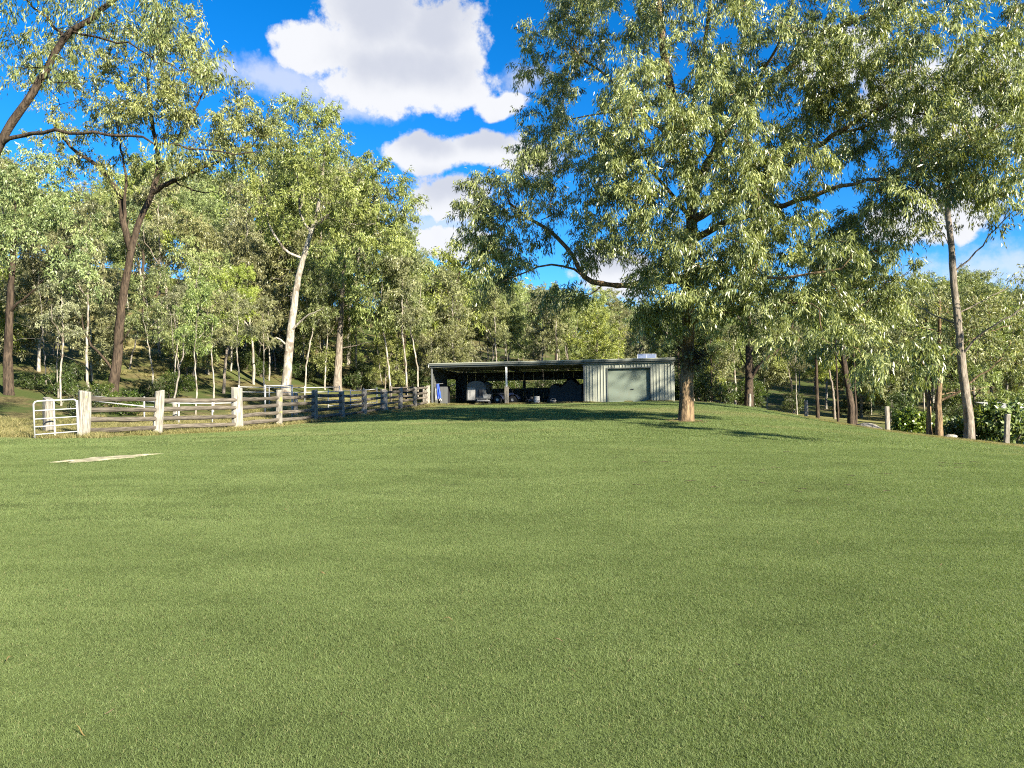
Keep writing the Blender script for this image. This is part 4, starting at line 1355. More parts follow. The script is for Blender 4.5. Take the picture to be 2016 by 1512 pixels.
# --- the big gum on the right of the lawn
def big_gum():
    D = 28.0
    ells = [
        (1005, 425, 90, 95, -.5, 2.0, 22), (935, 400, 38, 50, -.5, 1.0, 7), (1095, 335, 85, 62, .5, 2.0, 17), (1045, 300, 40, 30, .5, 1, 5), (985, 530, 55, 40, -1, 1.2, 9),
        (1110, 585, 45, 22, -.5, 1.0, 5), (1160, 480, 50, 40, -1, 1.2, 7), (960, 470, 40, 50, 0, 1.2, 7),
        (1110, 95, 90, 100, 1.5, 2.2, 24), (1085, 215, 45, 70, 1.0, 1.3, 10), (1180, 40, 90, 80, 0, 2.4, 16),
        (1265, 250, 120, 130, -4.0, 2.2, 40), (1225, 415, 95, 75, -3.5, 1.8, 22), (1200, 330, 60, 80, -2, 1.6, 12),
        (1350, 70, 150, 100, -2.5, 2.8, 36), (1400, 230, 100, 110, -4.5, 2.0, 24),
        (1400, 430, 120, 105, -4.0, 2.0, 32), (1330, 550, 95, 55, -3.0, 1.8, 20), (1285, 625, 60, 32, -1.5, 1.2, 9), (1430, 580, 90, 45, -3.5, 1.6, 14),
        (1560, 510, 140, 105, -3.6, 2.0, 40), (1480, 600, 90, 45, -2.6, 1.3, 9), (1700, 490, 95, 85, -1.8, 1.8, 24), (1640, 600, 110, 45, -2.0, 1.5, 16), (1770, 570, 60, 50, -2.5, 1.2, 9),
        (1560, 340, 120, 70, -3.0, 2.2, 20), (1540, 120, 150, 120, -3.0, 2.8, 36), (1700, 90, 140, 100, -4.0, 2.6, 30), (1640, 250, 80, 55, -2.0, 2.0, 10),
        (1830, 110, 120, 100, -5.0, 2.4, 28), (1890, 230, 120, 100, -5.5, 2.4, 28), (1960, 330, 90, 70, -6.0, 2.0, 18), (1850, 320, 90, 70, -5.0, 2.0, 18), (1780, 380, 70, 55, -5.0, 1.6, 10), (1980, 150, 90, 100, -5.0, 2.2, 18),
        (1640, 200, 110, 90, -1.0, 2.4, 16), (1480, 320, 90, 90, -2.0, 2.2, 18), (1760, 250, 90, 80, -3.0, 2.0, 12), (1450, 150, 90, 90, -1.0, 2.4, 14), (1300, 470, 70, 50, -1.0, 1.6, 8),
        (1650, 655, 65, 24, -6.5, 1.2, 4), (1800, 690, 22, 36, -8.0, .6, 3), (1745, 715, 50, 18, -7.5, .8, 3), (1560, 660, 60, 24, -5.5, 1.2, 3),
        (1450, -120, 300, 120, -2, 4.0, 44), (1760, -110, 240, 110, -4, 3.5, 34), (1190, -90, 140, 80, 0, 2.6, 16), (2080, 60, 110, 140, -5, 2.4, 18),
    ]
    limbs = [
        ([(1356, 545, 0), (1300, 552, -.4), (1240, 562, -.6), (1188, 560, -.7), (1148, 545, -.6), (1128, 505, -.5), (1096, 466, -.4), (1052, 436, -.4), (1005, 400, -.4)], .16, .05),
        ([(1150, 545, -.6), (1110, 522, -.8), (1060, 528, -.9), (1015, 545, -1), (968, 562, -1)], .055, .02),
        ([(1200, 560, -.7), (1160, 580, -.8), (1110, 585, -.8)], .035, .015),
        ([(1360, 480, 0), (1420, 440, -1.2), (1490, 420, -2.4), (1570, 395, -3.4), (1680, 360, -4.2), (1800, 350, -5)], .15, .04),
        ([(1361, 430, 0), (1440, 385, -.8), (1545, 330, -1.6), (1640, 265, -2.4), (1730, 215, -3.2), (1812, 176, -4)], .17, .05),
        ([(1640, 265, -2.4), (1720, 245, -3), (1790, 225, -4), (1880, 230, -5)], .06, .02),
        ([(1362, 380, 0), (1405, 300, -.6), (1480, 190, -1.4), (1560, 130, -2.2), (1640, 60, -3), (1780, 0, -4), (1880, -60, -5)], .19, .05),
        ([(1480, 190, -1.4), (1530, 90, -2.4), (1560, 0, -3)], .08, .03),
        ([(1357, 600, 0), (1400, 575, -1.6), (1450, 560, -3), (1540, 545, -4.4), (1660, 530, -5)], .10, .03),
        ([(1355, 640, 0), (1395, 620, -.8), (1440, 596, -1.6), (1500, 590, -3), (1600, 600, -5)], .085, .02),
        ([(1357, 430, 0), (1320, 380, -1.4), (1280, 330, -2.8), (1250, 260, -3.8)], .10, .03),
        ([(1345, 300, 0), (1250, 205, .6), (1150, 115, 1.2), (1110, 80, 1.4)], .10, .03),
        ([(1250, 205, .6), (1180, 225, .8), (1110, 235, 1)], .05, .02),
        ([(1340, 270, 0), (1380, 150, -1), (1400, 0, -2), (1450, -120, -2)], .10, .04),
    ]
    root = hero('big_gum_tree', 41, 1350, D, [(1350, 800, 0), (1353, 700, 0), (1354, 620, 0), (1358, 500, 0), (1362, 390, 0), (1342, 270, 0), (1310, 120, 0), (1290, -60, 0)], .275, .13,
                limbs, ells,   .66, 348, .195, .037, .72, M['bark_gum'], M['leaf_big'],
                'huge spreading gum tree with rough brown trunk standing on the lawn before the shed', mind=.66, tip=.0085, ok_from=.3, flare=1.25, twigs=6)
    b = Vector(root.location)
    # broken stub and dead sticks
    m = MB(); pts = [at(1352, 682, 28) - b, at(1325, 663, 27.8) - b, at(1300, 652, 27.7) - b, at(1274, 642, 27.6) - b]
    m.tube(pts, [.10, .085, .075, .055], 8).build('broken_branch', M['dead_wood'], root, True)
    m = MB(); pts = [at(1362, 400, 27.6) - b, at(1372, 380, 27.2) - b, at(1362, 360, 27) - b, at(1374, 345, 27) - b]
    m.tube(pts, [.07, .06, .05, .03], 6).build('dead_stub', M['dead_wood'], root, True)
    # the wiry clump wrapped round the trunk
    rng = np.random.default_rng(9)
    m = MB(); c0 = np.array(at(1356, 708, 28) - b)
    for i in range(170):
        a = rng.normal(-.2, 1.5); z = rng.normal(0, .22)
        r = .26 + abs(rng.normal(0, .10))
        p = c0 + np.array([r * math.cos(a), r * math.sin(a), z])
        d = np.array([-math.sin(a), math.cos(a), rng.normal(0, .7)]) * rng.choice([-1, 1]); d = d / np.linalg.norm(d)
        o_ = np.array([math.cos(a), math.sin(a), rng.normal(-.1, .4)])
        L = rng.uniform(.25, .6)
        m.tube([p - o_ * .1, p + d * L * .35 + o_ * .10, p + d * L * .7 + o_ * .22, p + d * L + o_ * .28 + np.array([0, 0, -.08])], [.012, .010, .008, .004], 3)
    ob = m.build('twig_clump', M['bark_dark'], root); ob['kind'] = 'stuff'
    ob['label'] = 'dark wiry clump of twigs wrapped around the trunk'
    C = c0 + np.array([.12, -.05, 0]) + unit(rng.normal(0, 1, (30, 3)) * [1, 1, .8]) * [.50, .45, .34]
    fr = leaf_mesh('twig_clump_leaves', rng, C, .2, 26, .13, .03, .6, M['leaf_big'])
    ob = obj('clump_leaves', fr, root); ob['kind'] = 'stuff'
    # flaking bark at the foot
    m = MB()
    for i in range(90):            # shed strips lying round the foot
        a = rng.uniform(0, 6.28); r = .42 + abs(rng.normal(0, .35)); L = rng.uniform(.06, .22); w = rng.uniform(.008, .02); q = rng.uniform(0, 6.28)
        x, y = r * math.cos(a), r * math.sin(a); z = h1(b.x + x, b.y + y) - b.z + .035
        dx, dy = math.cos(q), math.sin(q)
        m.add([(x - dx * L - dy * w, y - dy * L + dx * w, z), (x - dx * L + dy * w, y - dy * L - dx * w, z), (x + dy * w, y - dx * w, z + .03), (x - dy * w, y + dx * w, z + .03),
               (x + dx * L + dy * w * .5, y + dy * L - dx * w * .5, z), (x + dx * L - dy * w * .5, y + dy * L + dx * w * .5, z)], [(0, 1, 2, 3), (3, 2, 4, 5)])
    ob = m.build('loose_bark', M['bark_gum'], root); ob['kind'] = 'stuff'
big_gum()

# --- the two large trees above the yard on the left
hero('forked_gum_tree', 52, 222, 40, [(222, 770, 0), (232, 700, 0), (238, 620, 0), (250, 540, 0), (262, 480, 0), (276, 432, 0), (300, 380, 0), (312, 320, 0), (300, 240, 0), (290, 150, 0)], .28, .08,
     [([(255, 500, 0), (243, 440, 0), (232, 380, .4), (195, 330, .8), (140, 290, 1.2), (100, 230, 1.5)], .20, .05),
      ([(298, 385, 0), (330, 360, -.5), (390, 335, -1), (440, 310, -1.5), (490, 290, -2)], .15, .05),
      ([(304, 350, 0), (345, 290, -.5), (380, 220, -1), (420, 150, -1)], .11, .04),
      ([(243, 440, 0), (248, 360, 0), (240, 290, 0), (220, 200, 0)], .10, .03),
      ([(228, 735, 0), (205, 705, -.3), (180, 680, -.6), (162, 640, -.8), (165, 615, -.8)], .085, .03),
      ([(236, 690, 0), (245, 665, -.3), (262, 640, -.6)], .05, .03),
      ([(340, 355, -.5), (380, 375, -.5), (430, 380, -1)], .06, .02)],
     [(290, 110, 130, 60, 0, 2.6, 30), (180, 190, 110, 80, 1, 2.4, 26), (400, 210, 110, 80, -1, 2.4, 34), (300, 210, 100, 60, -1, 2, 18), (120, 290, 70, 50, 1, 1.6, 12), (480, 270, 80, 50, -2, 1.8, 18),
      (400, 330, 80, 34, -1, 1.6, 12), (230, 330, 60, 40, 0, 1.5, 8), (340, 60, 90, 40, 0, 2, 14), (130, 120, 90, 60, 1, 2, 14)],
     .72, 245, .20, .055, .66, M['bark_dark'], M['leaf_fresh'], 'tall gum tree with dark forked trunk rising behind the first yard fence bay', mind=.7, ok_from=.5, flare=1.25)

hero('white_gum_tree', 53, 562, 52, [(562, 765, 0), (568, 700, 0), (574, 640, 0), (585, 560, 0), (597, 510, 0), (612, 460, 0), (624, 420, 0), (632, 370, 0), (640, 300, 0)], .36, .08,
     [([(575, 650, 0), (600, 625, -.5), (640, 605, -1)], .10, .03),
      ([(570, 690, 0), (545, 665, -.4), (520, 690, -.8)], .09, .03),
      ([(594, 515, 0), (560, 490, 0), (530, 440, .4), (520, 380, .6), (500, 310, .6)], .10, .04),
      ([(615, 450, 0), (650, 420, -.3), (690, 380, -.8), (720, 330, -1)], .14, .05),
      ([(612, 460, 0), (590, 420, .3), (590, 370, .5), (570, 300, .5)], .10, .04),
      ([(640, 430, 0), (690, 440, -.5), (750, 440, -1)], .06, .02)],
     [(590, 250, 90, 55, 0, 2.4, 26), (530, 320, 60, 60, .5, 2, 16), (660, 320, 90, 60, -.8, 2.4, 28), (740, 380, 70, 60, -1, 2.2, 22), (700, 450, 80, 45, -1, 2, 16), (620, 400, 80, 45, -1, 2, 12), (520, 420, 50, 45, .6, 1.6, 10),
      (790, 400, 36, 45, -1, 1.4, 8), (620, 210, 50, 30, 0, 1.6, 8), (770, 470, 50, 24, -1, 1.5, 8)],
     .85, 260, .23, .062, .62, M['bark_pale'], M['leaf_fresh'], 'large gum tree with pale leaning trunk and yellow-green crown behind the yard', mind=.85, ok_from=.5, flare=1.15)

# --- tree out of frame on the left whose bough crosses the top left corner
hero('leaning_gum_tree', 54, -95, 19, [(-95, 700, 0), (-88, 560, 0), (-55, 400, 0), (0, 285, 0), (48, 205, 0), (80, 160, 0), (122, 80, 0), (180, 35, 0), (228, -5, 0), (290, -60, 0)], .20, .05,
     [([(0, 285, 0), (40, 268, -.2), (110, 262, -.4), (190, 264, -.6), (280, 272, -.8), (370, 290, -1), (460, 300, -1.1), (520, 296, -1.2)], .06, .012),
      ([(122, 82, 0), (105, 50, .2), (60, 10, .5), (40, -30, .6)], .045, .02),
      ([(150, 60, 0), (230, 80, -.5), (300, 110, -.8), (355, 140, -1)], .035, .012),
      ([(75, 165, 0), (110, 158, -.3), (170, 162, -.5)], .025, .008),
      ([(370, 290, -1), (390, 270, -1.1), (375, 250, -1.1)], .012, .006),
      ([(-50, 390, 0), (-150, 300, .5), (-260, 220, 1)], .10, .04)],
     [(60, 20, 110, 60, .6, 1.3, 22), (250, 20, 120, 36, 0, 1.3, 18), (330, 60, 60, 40, -.8, .9, 7), (110, 120, 60, 40, 0, .9, 5), (20, 120, 50, 60, .5, 1, 7),
      (340, 285, 60, 14, -.9, .5, 4), (-250, 180, 160, 150, 1, 2.2, 30), (180, -90, 260, 70, 0, 2, 30), (420, 120, 30, 40, -1, .6, 3)],
     .50, 92, .18, .030, .7, M['bark_dark'], M['leaf_forest'], 'leaning gum whose grey bough crosses the top left corner of the sky', mind=.5, ok_from=.4, tip=.006, step=.4)

# --- tree just outside the right edge of the view; its boughs reach into the top right corner
hero('edge_gum_tree', 58, 2235, 28, [(2235, 850, 0), (2238, 700, 0), (2232, 500, 0), (2240, 300, 0), (2225, 100, 0), (2215, -120, 0)], .34, .12,
     [([(2234, 380, 0), (2150, 300, -.5), (2060, 230, -1), (1985, 190, -1)], .11, .03), ([(2234, 300, 0), (2330, 200, .5), (2420, 120, 1)], .11, .03), ([(2230, 160, 0), (2140, 60, 0), (2050, -20, 0)], .10, .03),
      ([(2232, 420, 0), (2180, 380, 1), (2110, 350, 2)], .06, .02)],
     [(2010, 210, 70, 60, -1, 1.8, 10), (2110, 260, 80, 70, -.5, 2, 14), (2080, 20, 100, 80, 0, 2.4, 18), (2240, 0, 130, 120, 0, 3, 26), (2400, 120, 110, 100, 1, 2.6, 20), (2220, 220, 90, 70, 1, 2.2, 12), (2100, 370, 60, 40, 2, 1.4, 6), (2200, -150, 160, 90, 0, 3, 22)],
     .62, 240, .2, .038, .72, M['bark_gum'], M['leaf_big'], 'gum just outside the right edge, its boughs reaching into the top right corner', mind=.7, ok_from=.4, twigs=6)

# --- trees beyond the right-hand posts
hero('tall_bare_trunk_tree', 61, 1908, 36, [(1908, 840, 0), (1898, 760, 0), (1888, 660, 0), (1878, 560, 0), (1872, 480, 0), (1866, 420, 0), (1868, 350, 0), (1880, 250, 0)], .225, .10,
     [([(1905, 690, 0), (1930, 660, -.5), (1960, 640, -1), (2010, 610, -1.5), (2080, 560, -2)], .06, .02),
      ([(1893, 640, 0), (1850, 625, .5), (1810, 605, 1), (1760, 590, 1.5)], .045, .015),
      ([(1880, 545, 0), (1910, 510, -.4), (1960, 450, -1), (2010, 400, -1.5)], .05, .02),
      ([(1900, 620, 0), (1940, 590, 0), (2000, 560, .5)], .04, .015),
      ([(1876, 500, 0), (1860, 470, .5), (1830, 420, 1), (1790, 385, 1.4)], .03, .012)],
     [(1890, 380, 80, 40, 0, 1.6, 12), (1840, 440, 50, 30, .8, 1.2, 5), (1990, 420, 50, 40, -1.5, 1.2, 5), (1950, 240, 160, 110, 0, 3, 20), (1780, 600, 50, 22, 1.3, 1.2, 6), (2060, 560, 60, 40, -2, 1.5, 8), (2060, 330, 80, 80, 0, 2.4, 9)],
     .6, 110, .24, .055, .75, M['bark_grey'], M['leaf_big'], 'tall straight grey-brown tree left of the last split post', mind=.6, ok_from=.45, flare=1.3)

RT = 'trees beyond the right-hand posts'
hero('black_forked_tree', 62, 1473, 59, [(1474, 780, 0), (1474, 740, 0), (1474, 690, 0), (1472, 600, 0), (1465, 520, 0)], .40, .10,
     [([(1476, 745, 0), (1500, 712, -.3), (1530, 690, -.6), (1552, 660, -.8), (1565, 625, -1)], .20, .06),
      ([(1474, 720, 0), (1460, 705, .3), (1455, 680, .4)], .07, .04),
      ([(1472, 660, 0), (1450, 620, .3), (1430, 580, .6)], .10, .04)],
     [(1470, 560, 80, 50, 0, 2.4, 18), (1570, 580, 60, 40, -1, 2, 12), (1420, 560, 60, 50, .6, 2, 12), (1500, 480, 90, 50, 0, 2.4, 14)],
     .85, 130, .30, .085, .7, M['bark_dark'], M['leaf_forest'], 'black-trunked tree forking low, right of the big gum', RT, mind=.8, ok_from=.5, flare=1.2)
hero('thick_dark_tree', 63, 1677, 50, [(1674, 790, 0), (1666, 745, 0), (1660, 700, 0), (1656, 640, 0), (1650, 540, 0)], .26, .08,
     [([(1662, 730, 0), (1645, 700, .2), (1625, 670, .4)], .08, .03), ([(1661, 715, 0), (1680, 690, -.2), (1695, 660, -.4)], .09, .03)],
     [(1640, 570, 80, 60, 0, 2, 18), (1700, 600, 60, 45, 0, 1.8, 12), (1600, 620, 40, 36, 0, 1.4, 6), (1660, 490, 90, 50, 0, 2.2, 14)],
     .8, 120, .28, .08, .7, M['bark_dark'], M['leaf_forest'], 'dark furrowed tree with thick trunk above the flat boulder', RT, mind=.75, ok_from=.5, flare=1.25)
for i, (px, D, top, r, lab) in enumerate([(1610, 52, 560, .135, 'slim straight black trunk right of the grey split post'), (1650, 53, 580, .09, 'thin dark trunk just left of the thick dark tree'), (1686, 51, 600, .085, 'thin dark trunk touching the right side of the thick dark tree')]):
    z = EYE - h1((px - 1008) / F * D, D)
    by = 756 + z / D * F
    hero('slim_dark_tree', 70 + i, px, D, [(px, by - 20, 0), (px - 4, (by + top) / 2, 0), (px - 6, top + 60, 0), (px - 4, top, 0)], r, r * .45, [],
         [(px - 10, top + 20, 60, 45, 0, 1.8, 14), (px + 15, top - 50, 50, 40, 0, 1.8, 10)], .75, 110, .28, .08, .7, M['bark_dark'], M['leaf_forest'], lab, RT, mind=.7, ok_from=.6)
hero('spreading_tree', 66, 1848, 41, [(1848, 820, 0), (1846, 790, 0), (1850, 760, 0), (1848, 700, 0), (1850, 640, 0), (1850, 590, 0)], .20, .07,
     [([(1850, 795, 0), (1870, 780, -.3), (1895, 765, -.6), (1930, 740, -1), (1975, 700, -1.5)], .09, .02), ([(1850, 760, 0), (1835, 735, .3), (1800, 700, .6)], .06, .02),
      ([(1850, 720, 0), (1880, 690, 0), (1930, 660, 0), (1990, 640, 0)], .06, .02), ([(1850, 660, 0), (1800, 640, .5), (1750, 610, 1)], .05, .02), ([(1850, 770, 0), (1900, 770, .5), (1960, 762, 1)], .04, .015)],
     [(1940, 690, 90, 30, 0, 2, 14), (1790, 680, 60, 34, .6, 1.8, 10), (1850, 600, 110, 40, 0, 2.4, 24), (1960, 620, 80, 40, -1, 2, 16), (1760, 610, 60, 30, 1, 1.6, 8), (2010, 700, 50, 40, -1, 1.6, 8)],
     .65, 90, .22, .06, .55, M['bark_gum'], M['leaf_olive'], 'low-branching tree with brown trunk and flat spreading boughs at right', RT, mind=.7, ok_from=.4, flare=1.2)
hero('twin_stem_tree', 67, 1830, 41.5, [(1828, 800, 0), (1824, 760, 0), (1826, 690, 0), (1822, 620, 0)], .14, .06,
     [([(1827, 700, 0), (1800, 670, 0), (1770, 650, .5)], .04, .015), ([(1826, 720, 0), (1850, 700, .4), (1880, 680, .8)], .03, .012)],
     [(1810, 600, 80, 36, 0, 2, 14), (1760, 650, 50, 26, .5, 1.4, 6), (1880, 640, 50, 26, .5, 1.4, 6)],
     .65, 90, .22, .06, .55, M['bark_gum'], M['leaf_olive'], 'slimmer brown stem leaning close to the left of the spreading tree', RT, mind=.7, ok_from=.4)

# --- named trees in the forest edge
hero('ironbark_tree', 81, 664, 58, [(664, 750, 0), (667, 700, 0), (670, 650, 0), (674, 580, 0), (680, 500, 0)], .34, .12,
     [([(672, 690, 0), (700, 680, -.3), (735, 672, -.6)], .06, .02)],
     [(690, 560, 70, 50, 0, 2.4, 18), (640, 540, 60, 45, 0, 2.2, 14), (730, 600, 50, 40, -.5, 1.8, 10), (690, 480, 70, 40, 0, 2.4, 12)],
     .9, 120, .32, .09, .66, M['bark_grey'], M['leaf_fresh'], 'stout grey furrowed trunk standing behind the yard between the portal and the shed', mind=.9, ok_from=.55, flare=1.2)
hero('crooked_gum_tree', 82, 893, 72, [(893, 745, 0), (898, 690, 0), (903, 640, 0), (898, 590, 0), (903, 540, 0), (925, 500, 0)], .22, .07,
     [([(900, 600, 0), (880, 570, 0), (868, 540, 0)], .08, .03), ([(902, 560, 0), (930, 540, 0), (950, 510, 0)], .08, .03), ([(898, 640, 0), (925, 620, 0), (945, 600, 0)], .05, .02)],
     [(925, 490, 60, 34, 0, 2.4, 16), (875, 530, 45, 30, 0, 2, 10), (960, 545, 45, 40, 0, 2, 12), (930, 600, 55, 40, 0, 2.2, 12), (850, 590, 40, 36, 0, 2, 8)],
     1.0, 120, .36, .11, .6, M['bark_dark'], M['leaf_fresh'], 'crooked dark-limbed gum above the left half of the shed roof', mind=1.0, ok_from=.4)
hero('dark_edge_tree', 83, 18, 37, [(18, 780, 0), (16, 700, 0), (20, 600, 0), (24, 520, 0), (30, 430, 0)], .25, .10,
     [([(18, 620, 0), (45, 590, -.3), (80, 560, -.6)], .08, .03), ([(22, 540, 0), (0, 480, .3), (-40, 430, .5)], .10, .04)],
     [(60, 380, 90, 60, 0, 2, 22), (110, 450, 70, 50, -.5, 1.8, 14), (20, 470, 60, 50, 0, 1.8, 10), (-60, 400, 100, 80, 0, 2, 16), (140, 540, 50, 40, -1, 1.5, 8), (60, 330, 60, 36, 0, 1.6, 8)],
     .66, 200, .19, .055, .62, M['bark_dark'], M['leaf_forest'], 'dark thick trunk at the left edge of the picture behind the gate', mind=.65, ok_from=.5)

# --- forest: prototypes, then individual copies
def proto_gum(seed, Ht, lean, crown0, nl, lr, rc, nleaf, L, W, r0, bark, leaf, fork=2, droop=.62):
    T = Tree(seed, .6, .010); rng = T.rng
    x, y = rng.normal(0, lean, 2)
    tr = [np.array([0, 0, -.3]), np.array([x * .15, y * .15, Ht * .25]), np.array([x * .5 + rng.normal(0, .2), y * .5 + rng.normal(0, .2), Ht * .5]), np.array([x, y, Ht * .8])]
    T.limb(tr, r0, r0 * .4, -1, .03, crown0)
    C = []
    for k in range(fork):
        a = rng.uniform(0, 6.28); z = Ht * rng.uniform(crown0 * .85, .6)
        i = T.near((x * .4, y * .4, z)); p = T.P[i]
        T.limb([p, p + np.array([math.cos(a), math.sin(a), 1.3]) * Ht * .09, p + np.array([math.cos(a) * 1.1, math.sin(a) * 1.1, 2.6]) * Ht * .09], r0 * .5, r0 * .22, i, .04)
    for k in range(nl):
        t = k / (nl - 1); z = Ht * (crown0 + (.96 - crown0) * t)
        a = k * 2.4 + rng.uniform(-.5, .5)
        rr = lr * (1.25 - .55 * t) * rng.uniform(.5, 1.15)
        c = np.array([x * z / Ht + rr * math.cos(a), y * z / Ht + rr * math.sin(a), z])
        C += ell_points(rng, c, np.array([lr, lr, lr * .62]) * rng.uniform(.75, 1.1), int(11 * rng.uniform(.8, 1.25)), .35, rc * 1.15)
    T.grow(C, .12, .07)
    return T.wood('forest_trunk', bark, .006), leaf_mesh('forest_crown', rng, np.array(T.leafc), rc, nleaf, L, W, droop, leaf), Ht

def proto_shrub(seed, Ht, wd, n, rc, nleaf, L, W, bark, leaf, droop=.25):
    T = Tree(seed, .35, .006); rng = T.rng
    for k in range(5):
        a = rng.uniform(0, 6.28)
        T.limb([np.array([.1 * math.cos(a), .1 * math.sin(a), -.15]), np.array([wd * .2 * math.cos(a), wd * .2 * math.sin(a), Ht * .35]), np.array([wd * .38 * math.cos(a), wd * .38 * math.sin(a), Ht * .7])], .035, .012, -1, .02, .25)
    C = ell_points(rng, (0, 0, Ht * .52), (wd * .5, wd * .5, Ht * .48), n, .3, rc * .8)
    T.grow(C, .1, .04)
    return T.wood('shrub_stems', bark), leaf_mesh('shrub_leaves', rng, np.array(T.leafc), rc, nleaf, L, W, droop, leaf), Ht

def proto_bare(seed, Ht, r0, bark):
    T = Tree(seed, .5, .007); rng = T.rng
    x, y = rng.normal(0, .6, 2)
    T.limb([np.array([0, 0, -.2]), np.array([x * .4, y * .4, Ht * .4]), np.array([x, y, Ht * .95])], r0, r0 * .3, -1, .04, .3)
    C = [np.array([x * z / Ht, y * z / Ht, z]) + np.r_[rng.normal(0, Ht * .13, 2), rng.uniform(.2, 1.2)] for z in rng.uniform(Ht * .35, Ht, 26)]
    T.grow(C, .2, .06)
    return T.wood('bare_wood', bark), None, Ht

BP, BG, BD = M['bark_pale'], M['bark_grey'], M['bark_dark']
PR = {
    'gum': [proto_gum(101, 13, .6, .42, 9, 1.5, .66, 196, .235, .056, .16, BP, M['leaf_forest']), proto_gum(102, 14, .9, .46, 9, 1.6, .70, 196, .235, .056, .18, BG, M['leaf_fresh'], 3),
            proto_gum(103, 12, .5, .36, 9, 1.4, .64, 196, .235, .056, .14, BP, M['leaf_olive']), proto_gum(104, 15, .8, .5, 9, 1.7, .70, 196, .235, .056, .20, BD, M['leaf_forest'], 3)],
    'wattle': [proto_gum(111, 8, .5, .24, 9, 1.5, .60, 196, .21, .050, .11, BG, M['leaf_fresh'], 3, .5), proto_gum(112, 7.5, .6, .26, 9, 1.4, .58, 196, .21, .050, .10, BP, M['leaf_olive'], 3, .5)],
    'slender': [proto_gum(121, 12, .5, .56, 6, 1.0, .58, 168, .23, .054, .10, BP, M['leaf_olive'], 1), proto_gum(122, 11, .8, .54, 6, 1.0, .58, 168, .23, .054, .09, BP, M['leaf_forest'], 2)],
    'shrub': [proto_shrub(131, 2.0, 2.6, 40, .40, 126, .13, .05, BG, M['leaf_shrub']), proto_shrub(132, 1.6, 2.2, 34, .38, 126, .12, .045, BG, M['leaf_shrub']), proto_shrub(133, 2.6, 2.4, 42, .43, 126, .14, .045, BG, M['leaf_shrub'], .4)],
    'bare': [proto_bare(141, 7, .055, M['dead_wood']), proto_bare(142, 9, .062, M['dead_wood']), proto_bare(143, 5, .045, M['dead_wood'])],
    'broadleaf': [proto_shrub(151, 2.2, 2.8, 44, .46, 60, .26, .15, BG, M['leaf_broad'], .35)],
}
def place(kind, idx, x, y, scale, rz, name, label, group, cat):
    wm, cm, Ht = PR[kind][idx % len(PR[kind])]
    root = empty(name, (x, y, h1(x, y)), rz)
    tag(root, label, cat, group)
    s = (scale * random.uniform(.92, 1.1), scale * random.uniform(.92, 1.1), scale)
    root.scale = s
    obj('stems' if kind in ('shrub', 'broadleaf') else 'trunk', wm, root)
    if cm: obj('foliage' if kind in ('shrub', 'broadleaf') else 'crown', cm, root)
    return root

def canopy(px):
    """photo height of the tree line"""
    xs = [-300, 0, 60, 150, 260, 400, 500, 600, 700, 780, 830, 900, 1000, 1100, 1200, 1260, 1340, 1450, 1560, 1680, 1780, 1860, 1940, 2020, 2300]
    ys = [250, 290, 330, 390, 300, 330, 300, 260, 330, 430, 500, 510, 545, 560, 575, 580, 610, 590, 585, 585, 600, 560, 545, 570, 560]
    return float(np.interp(px, xs, ys))

def region(px, D):
    if px < 300: return 'behind the gate at left'
    if px < 560: return 'behind the near fence bays'
    if px < 850: return 'behind the far fence bays'
    if px < 1090: return 'behind the open shed bays'
    if px < 1345: return 'behind the roller door end'
    if px < 1640: return 'right of the big gum'
    return 'at far right'

